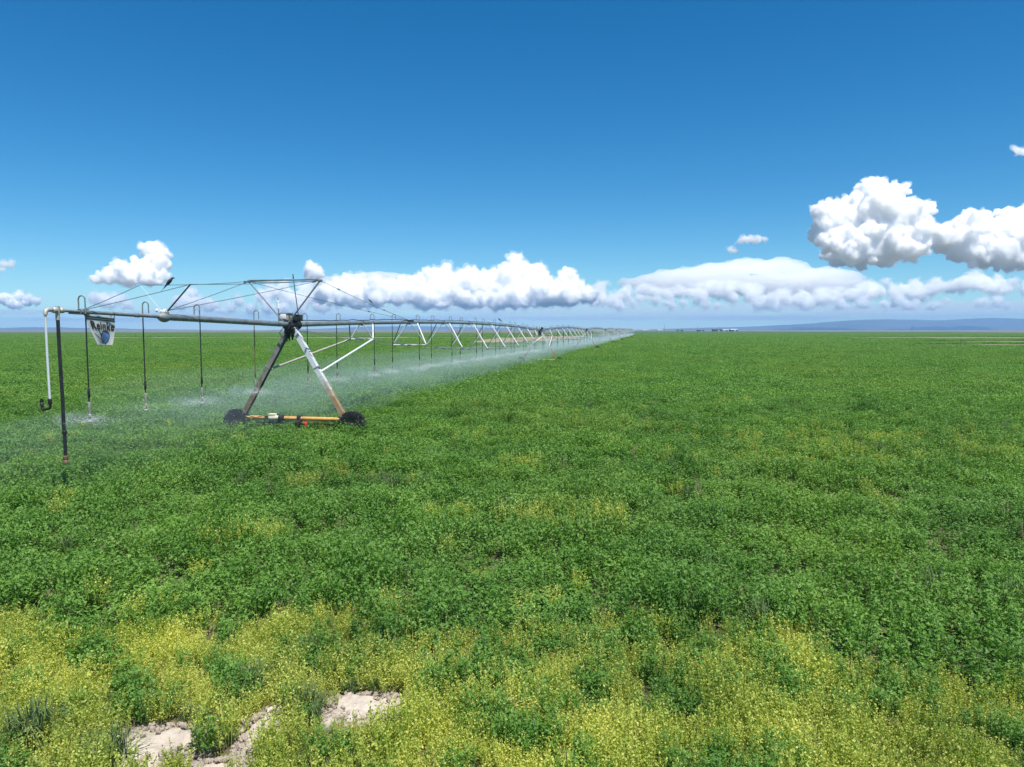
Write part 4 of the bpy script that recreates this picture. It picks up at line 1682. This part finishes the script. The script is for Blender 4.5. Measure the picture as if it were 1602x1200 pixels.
def pole(px, depth, h, label):
    x = (px - 801) / 1152 * depth
    root = empty('utility_pole', (x, depth, 0))
    tag(root, label, 'utility pole', 'utility poles on the horizon')
    m_ = MB()
    m_.tube((0, 0, 0), (0, 0, h), 0.30, 0.20, 8)
    m_.build('post', M['wood'], root)
    m_ = MB()
    m_.box((0, -0.25, h * 0.93), (3.4, 0.16, 0.22))
    m_.build('crossarm', M['wood'], root)


pole(1039, 1500, 14, 'thin utility pole beside the far white building')
pole(1091, 1700, 12, 'thin utility pole above the low dark shed')
pole(1425, 1500, 12, 'lone utility pole in front of the mountain ridge')


def far_tree(px, depth, wd, h, label, seed):
    x = (px - 801) / 1152 * depth
    root = empty('tree', (x, depth, 0))
    tag(root, label, 'tree', 'trees on the horizon')
    m_ = MB()
    m_.path([(0, 0, 0), (0.1, 0, h * 0.3), (0, 0.1, h * 0.7)], [0.3, 0.22, 0.08], 8)
    m_.build('trunk', M['wood'], root)
    random.seed(seed)
    c = MB()
    for _ in range(700):
        a_, q = random.uniform(0, 6.28), math.sqrt(random.random())
        zz = random.uniform(0.15, 1.0)
        rr = wd * 0.5 * math.sin(math.pi * min(1, zz * 0.85)) ** 0.6
        p_ = Vector((rr * q * math.cos(a_), rr * q * math.sin(a_), zz * h))
        leaflet(c, p_, rnd_unit(), rnd_unit(), random.uniform(.5, 1.0), random.uniform(.2, .4))
    o = link('crown', plant_mesh(c, 'crown', M['lucerne']), root)


far_tree(1060, 1720, 7, 4.0, 'low dark green tree left of the farmstead on the horizon', 71)
far_tree(1066, 1730, 8, 3.6, 'smaller dark green tree beside the low tree on the horizon', 72)

# the air: one closed box round everything that stands on the ground
hz = MB()
hz.box((0, 0, 84), (22000, 22000, 172))
ho = hz.build('haze', vol_mat('haze_air', 0.00013, (0.30, 0.57, 1.0), 0.0), smooth=False)
tag(ho, 'thin blue summer haze over the whole plain', 'haze', kind='stuff')


# ---- clouds
def cloud_mat(name, dens=None):
    m, nt, out = mat_new(name)
    if dens:
        v = N(nt, 'ShaderNodeVolumePrincipled')
        v.inputs['Color'].default_value = (1.0, 1.0, 1.0, 1)
        v.inputs['Density'].default_value = dens
        v.inputs['Anisotropy'].default_value = 0.0
        nt.links.new(v.outputs[0], out.inputs['Volume'])
        return m
    d = N(nt, 'ShaderNodeBsdfDiffuse')
    d.inputs['Color'].default_value = (0.90, 0.90, 0.90, 1)
    t = N(nt, 'ShaderNodeBsdfTranslucent')
    t.inputs['Color'].default_value = (0.90, 0.90, 0.90, 1)
    mx = N(nt, 'ShaderNodeMixShader')
    mx.inputs[0].default_value = 0.30
    nt.links.new(d.outputs[0], mx.inputs[1])
    nt.links.new(t.outputs[0], mx.inputs[2])
    nt.links.new(mx.outputs[0], out.inputs['Surface'])
    return m


CLOUDS = {}



def cumulus(name, label, depth, lobes, seed, base_row=None, group=None, kids=13, voxel=1.0, mfp=2.6, slabs=0, flat=1.0, fringe=2.0, slope=1.1):
    """lobes: (column, row, radius) as seen; each becomes a billowing mass with smaller billows on its upper side."""
    random.seed(seed)
    k = depth / 1152
    zb = at(801, base_row, depth).z if base_row else -1e9
    bl = []
    rm = sum(q[2] for q in lobes) / len(lobes)
    top = min(q[1] for q in lobes)
    for px, py, r_, *back in lobes:
        c = at(px, py, depth + random.uniform(-.6, .6) * r_ * k - ((py - top) * slope if not back else -back[0]) * k)
        R_ = r_ * k * 0.92
        bl.append((c, R_))
        for _ in range(kids):
            d = rnd_unit()
            d.z = d.z * 0.85 + 0.22
            d.normalize()
            r1 = R_ * (random.uniform(0.36, 0.60) if random.random() < 0.45 else random.uniform(0.2, 0.36))
            c1 = c + d * (R_ * random.uniform(0.78, 0.98))
            bl.append((c1, r1))
            for _ in range(6):
                d2 = (rnd_unit() + d * 0.7).normalized()
                r2 = r1 * random.uniform(0.25, 0.5)
                c2 = c1 + d2 * r1 * 0.88
                bl.append((c2, r2))
                if r2 > 2.2 * k:
                    for _ in range(4):
                        d3 = (rnd_unit() + d2 * 0.7).normalized()
                        bl.append((c2 + d3 * r2 * 0.9, r2 * random.uniform(0.25, 0.45)))
    cen = at(lobes[0][0], lobes[0][1], depth)
    out_ = []
    if slabs:
        lo, hi = min(q[0] for q in lobes), max(q[0] for q in lobes)
        for i in range(slabs):
            c = at(lo + (hi - lo) * (i + random.uniform(.2, .8)) / slabs, base_row - random.uniform(3, 7), depth + random.uniform(-15, 15) * k)
            out_.append((tuple(c - cen), (random.uniform(20, 40) * k, 22 * k, random.uniform(5, 8) * k)))
    for c, r_ in bl:
        if c.z < zb + r_ * 0.4:
            if c.z < zb - r_:
                continue
            c = Vector((c.x, c.y, zb + r_ * 0.4 * random.uniform(.6, 1.1)))
            out_.append((tuple(c - cen), (r_ * 1.15, r_ * 1.15, r_ * 0.5)))
        else:
            out_.append((tuple(c - cen), (r_, r_, r_ * flat)))
    o = link(name, blob_mesh(name, out_, 1), None, cen)
    fuse(o, voxel * k, ((rm * 0.6 * k, 0.12 * rm * k, 2), (max(3.5, rm * 0.16) * k, 0.9 * k, 1)))
    o.data.materials.append(CLOUDS.setdefault((depth, mfp), cloud_mat('cumulus', 1 / (mfp * k))))
    tag(o, label, 'cloud', group)
    if fringe:
        f = link('cloud_fringe', blob_mesh('cloud_fringe', [(c, tuple(q + fringe * 0.6 * k for q in r_)) for c, r_ in out_], 1), o)
        fuse(f, max(1.2, voxel * 1.3) * k, ((10 * k, 5.5 * fringe * k, 3), (3.2 * k, 1.6 * fringe * k, 2)))
        f.data.materials.append(CLOUDS.setdefault((depth, 'fringe', fringe), cloud_mat('cloud_fringe', 1 / (7.5 * fringe * k))))
    return o


G = 'cumulus clouds along the horizon'
cumulus('cumulus_cloud', 'largest towering white cumulus cloud high on the right', 7000,
        [(1372, 302, 26), (1392, 308, 22), (1350, 318, 28), (1326, 330, 24), (1302, 346, 26), (1292, 358, 18), (1408, 330, 26), (1432, 338, 22), (1443, 330, 13), (1345, 352, 40), (1390, 352, 44), (1425, 368, 30), (1310, 374, 24), (1400, 384, 28), (1365, 386, 30), (1335, 394, 24), (1303, 394, 20, 50), (1318, 402, 18, 40), (1345, 404, 18, 30), (1380, 406, 16, 20), (1436, 386, 18), (1358, 372, 26), (1290, 368, 12, 10), (1300, 352, 24), (1284, 352, 12)], 1, 419, G)
cumulus('cumulus_cloud', 'broad white cumulus cloud cut by the right edge of the photo', 7000,
        [(1478, 372, 26), (1512, 354, 25), (1534, 344, 14), (1562, 368, 30), (1596, 350, 30), (1520, 388, 28), (1570, 394, 28), (1612, 388, 34), (1650, 360, 40), (1690, 385, 40), (1540, 402, 22, 30), (1580, 406, 22, 30), (1500, 396, 18, 30)], 2, 424, G)
cumulus('cumulus_cloud', 'cumulus cloud with one tall head on the left, above the end pipe', 9000,
        [(236, 393, 17), (250, 402, 15), (244, 418, 21), (216, 420, 16), (186, 424, 16), (172, 434, 12), (202, 436, 16), (235, 434, 17), (152, 437, 9), (260, 416, 9), (258, 434, 9)], 3, 446, G)
cumulus('cumulus_cloud', 'small round cumulus cloud behind the top of the mast', 9500,
        [(486, 420, 10), (497, 428, 10), (482, 430, 8)], 4, 436, G)
random.seed(77)
bank = [(690, 436, 19), (674, 444, 20), (706, 444, 18), (735, 434, 17), (737, 448, 20), (764, 444, 17), (790, 432, 21), (812, 424, 21), (832, 436, 20), (852, 446, 18), (656, 452, 20), (626, 454, 20), (596, 456, 20), (566, 452, 20), (538, 450, 18), (516, 456, 18), (806, 450, 26), (780, 456, 22), (720, 458, 22), (690, 460, 22), (850, 462, 20)]
bank += [(500 + 17 * i + random.uniform(-6, 6), random.uniform(460, 472), random.uniform(13, 19)) for i in range(24)]
cumulus('cumulus_cloud', 'long bank of white cumulus clouds above the trussed pipe', 13000, bank, 5, 481, G, 14, 1.0, 3.0, 0, 1.0, 3.0)
cumulus('cumulus_cloud', 'narrow upright cumulus turret at the right end of the long cloud bank', 12600,
        [(890, 430, 12), (886, 440, 15), (896, 450, 15), (880, 455, 17), (908, 458, 14), (868, 462, 15), (924, 464, 13), (895, 466, 16)], 6, 478, G, 14, 1.0)
e_l = []
x_ = 915
while x_ < 1640:
    big = random.random()
    cy = random.uniform(446, 470) - (8 if x_ > 1400 else 0)
    for _ in range(random.randrange(2, 7)):
        e_l.append((x_ + random.uniform(-22, 22), cy + random.uniform(-5, 9), random.uniform(5, 9) + 8 * big * random.random()))
    x_ += random.uniform(9, 24)
e_l += [(random.uniform(920, 1630), random.uniform(470, 480), random.uniform(5, 9)) for i in range(36)]
cumulus('cumulus_cloud', 'ragged low line of cumulus clouds under the anvil on the right', 14000, e_l, 7, 486, G, 9, 1.0, 7.0, 0, 1.0, 3.4)
cumulus('cumulus_cloud', 'scattered low cumulus puffs behind the masts and cables', 14000,
        [(146, 466, 9), (158, 470, 12), (172, 474, 11), (186, 468, 10), (200, 476, 9), (278, 474, 10), (300, 460, 11), (290, 472, 12), (308, 474, 11), (330, 478, 11), (345, 486, 9), (360, 482, 9), (374, 472, 9), (392, 484, 10), (412, 466, 13), (428, 458, 13), (444, 448, 11), (450, 464, 14), (470, 466, 15), (480, 452, 12), (492, 468, 15), (420, 482, 12), (444, 482, 12), (470, 482, 12), (500, 478, 13)], 8, 490, G, 10, 1.0, 7.0, 0, 1.0, 3.0)
cumulus('cumulus_cloud', 'low cumulus puffs at the left edge of the photo', 13500,
        [(-20, 470, 14), (8, 468, 12), (30, 464, 9), (44, 470, 10), (58, 472, 7), (20, 476, 10)], 9, 482, G, 10, 1.1)
cumulus('cumulus_cloud', 'tiny cloud scrap left of the largest cumulus cloud', 8000, [(1158, 377, 6), (1170, 375, 8), (1184, 376, 8), (1197, 374, 5)], 10, 381, G, 6, 0.9, 6.0, 0, 0.8, 2.4)
cumulus('cumulus_cloud', 'tiny cloud scrap just below another scrap, above the anvil', 8000, [(1142, 391, 5), (1150, 393, 6)], 11, 396, G, 6, 0.9, 6.0, 0, 0.8, 2.4)
cumulus('cumulus_cloud', 'tiny cloud scrap high at the right edge of the photo', 6000, [(1592, 235, 7), (1602, 238, 8), (1588, 232, 4)], 12, None, G, 6, 0.9, 6.0, 0, 0.8, 2.4)
cumulus('cumulus_cloud', 'thin flat cloud scrap at the left edge above the low puffs', 9000, [(5, 413, 6), (16, 415, 7), (2, 422, 5)], 13, None, G, 6, 0.9, 6.0, 0, 0.8, 2.4)


def veil(name, label, depth, pieces, dens_px, seed, stretch=1.0):
    """Smooth ice cloud: thin flattened masses of even density. pieces: (column, row, half width, half height)."""
    random.seed(seed)
    k = depth / 1152
    cen = at(pieces[0][0], pieces[0][1], depth)
    bl = []
    for px, py, wx, wy in pieces:
        c = at(px, py, depth)
        bl.append((tuple(c - cen), (wx * k, wx * k * 0.5, wy * k)))
    o = link(name, blob_mesh(name, bl, 3), None, cen)
    fuse(o, 2.0 * k, ((24 * k, 11.0 * k, 4), (7 * k, 4.5 * k, 3)))
    o.data.materials.append(cloud_mat(name, dens_px / k))
    tag(o, label, 'cloud', 'smooth anvil clouds behind the cumulus')
    return o


veil('anvil_cloud', 'wide smooth anvil cloud below and left of the largest cumulus', 18000,
     [(1200, 420, 60, 13), (1150, 425, 80, 13), (1250, 422, 22, 14), (1285, 431, 60, 12), (1325, 434, 30, 10), (1348, 440, 12, 8), (1090, 430, 70, 11), (1040, 436, 50, 10), (1005, 442, 40, 9), (1110, 444, 120, 15), (1220, 446, 120, 17), (1300, 448, 60, 14), (1170, 411, 36, 6), (1225, 409, 30, 6)], 0.06, 1)
veil('anvil_cloud', 'smaller smooth anvil cloud behind the left end of the cloud bank', 18000,
     [(590, 438, 80, 10), (545, 442, 60, 10), (630, 446, 60, 9)], 0.06, 2)
veil('stratus_cloud', 'thin pale streaks of cloud low over the horizon', 20000,
     [(560, 484, 90, 5), (700, 481, 130, 6), (820, 487, 120, 4), (960, 481, 110, 6), (1090, 486, 120, 5), (1240, 480, 140, 7), (1400, 483, 150, 7), (1560, 478, 140, 8), (300, 490, 130, 5), (470, 494, 120, 4), (1180, 497, 160, 4), (900, 498, 150, 3), (1450, 494, 120, 4), (60, 488, 120, 4), (1010, 492, 130, 4), (640, 498, 170, 3), (1330, 490, 110, 4), (200, 500, 160, 3), (1560, 490, 90, 4), (760, 492, 90, 4)], 0.010, 3)
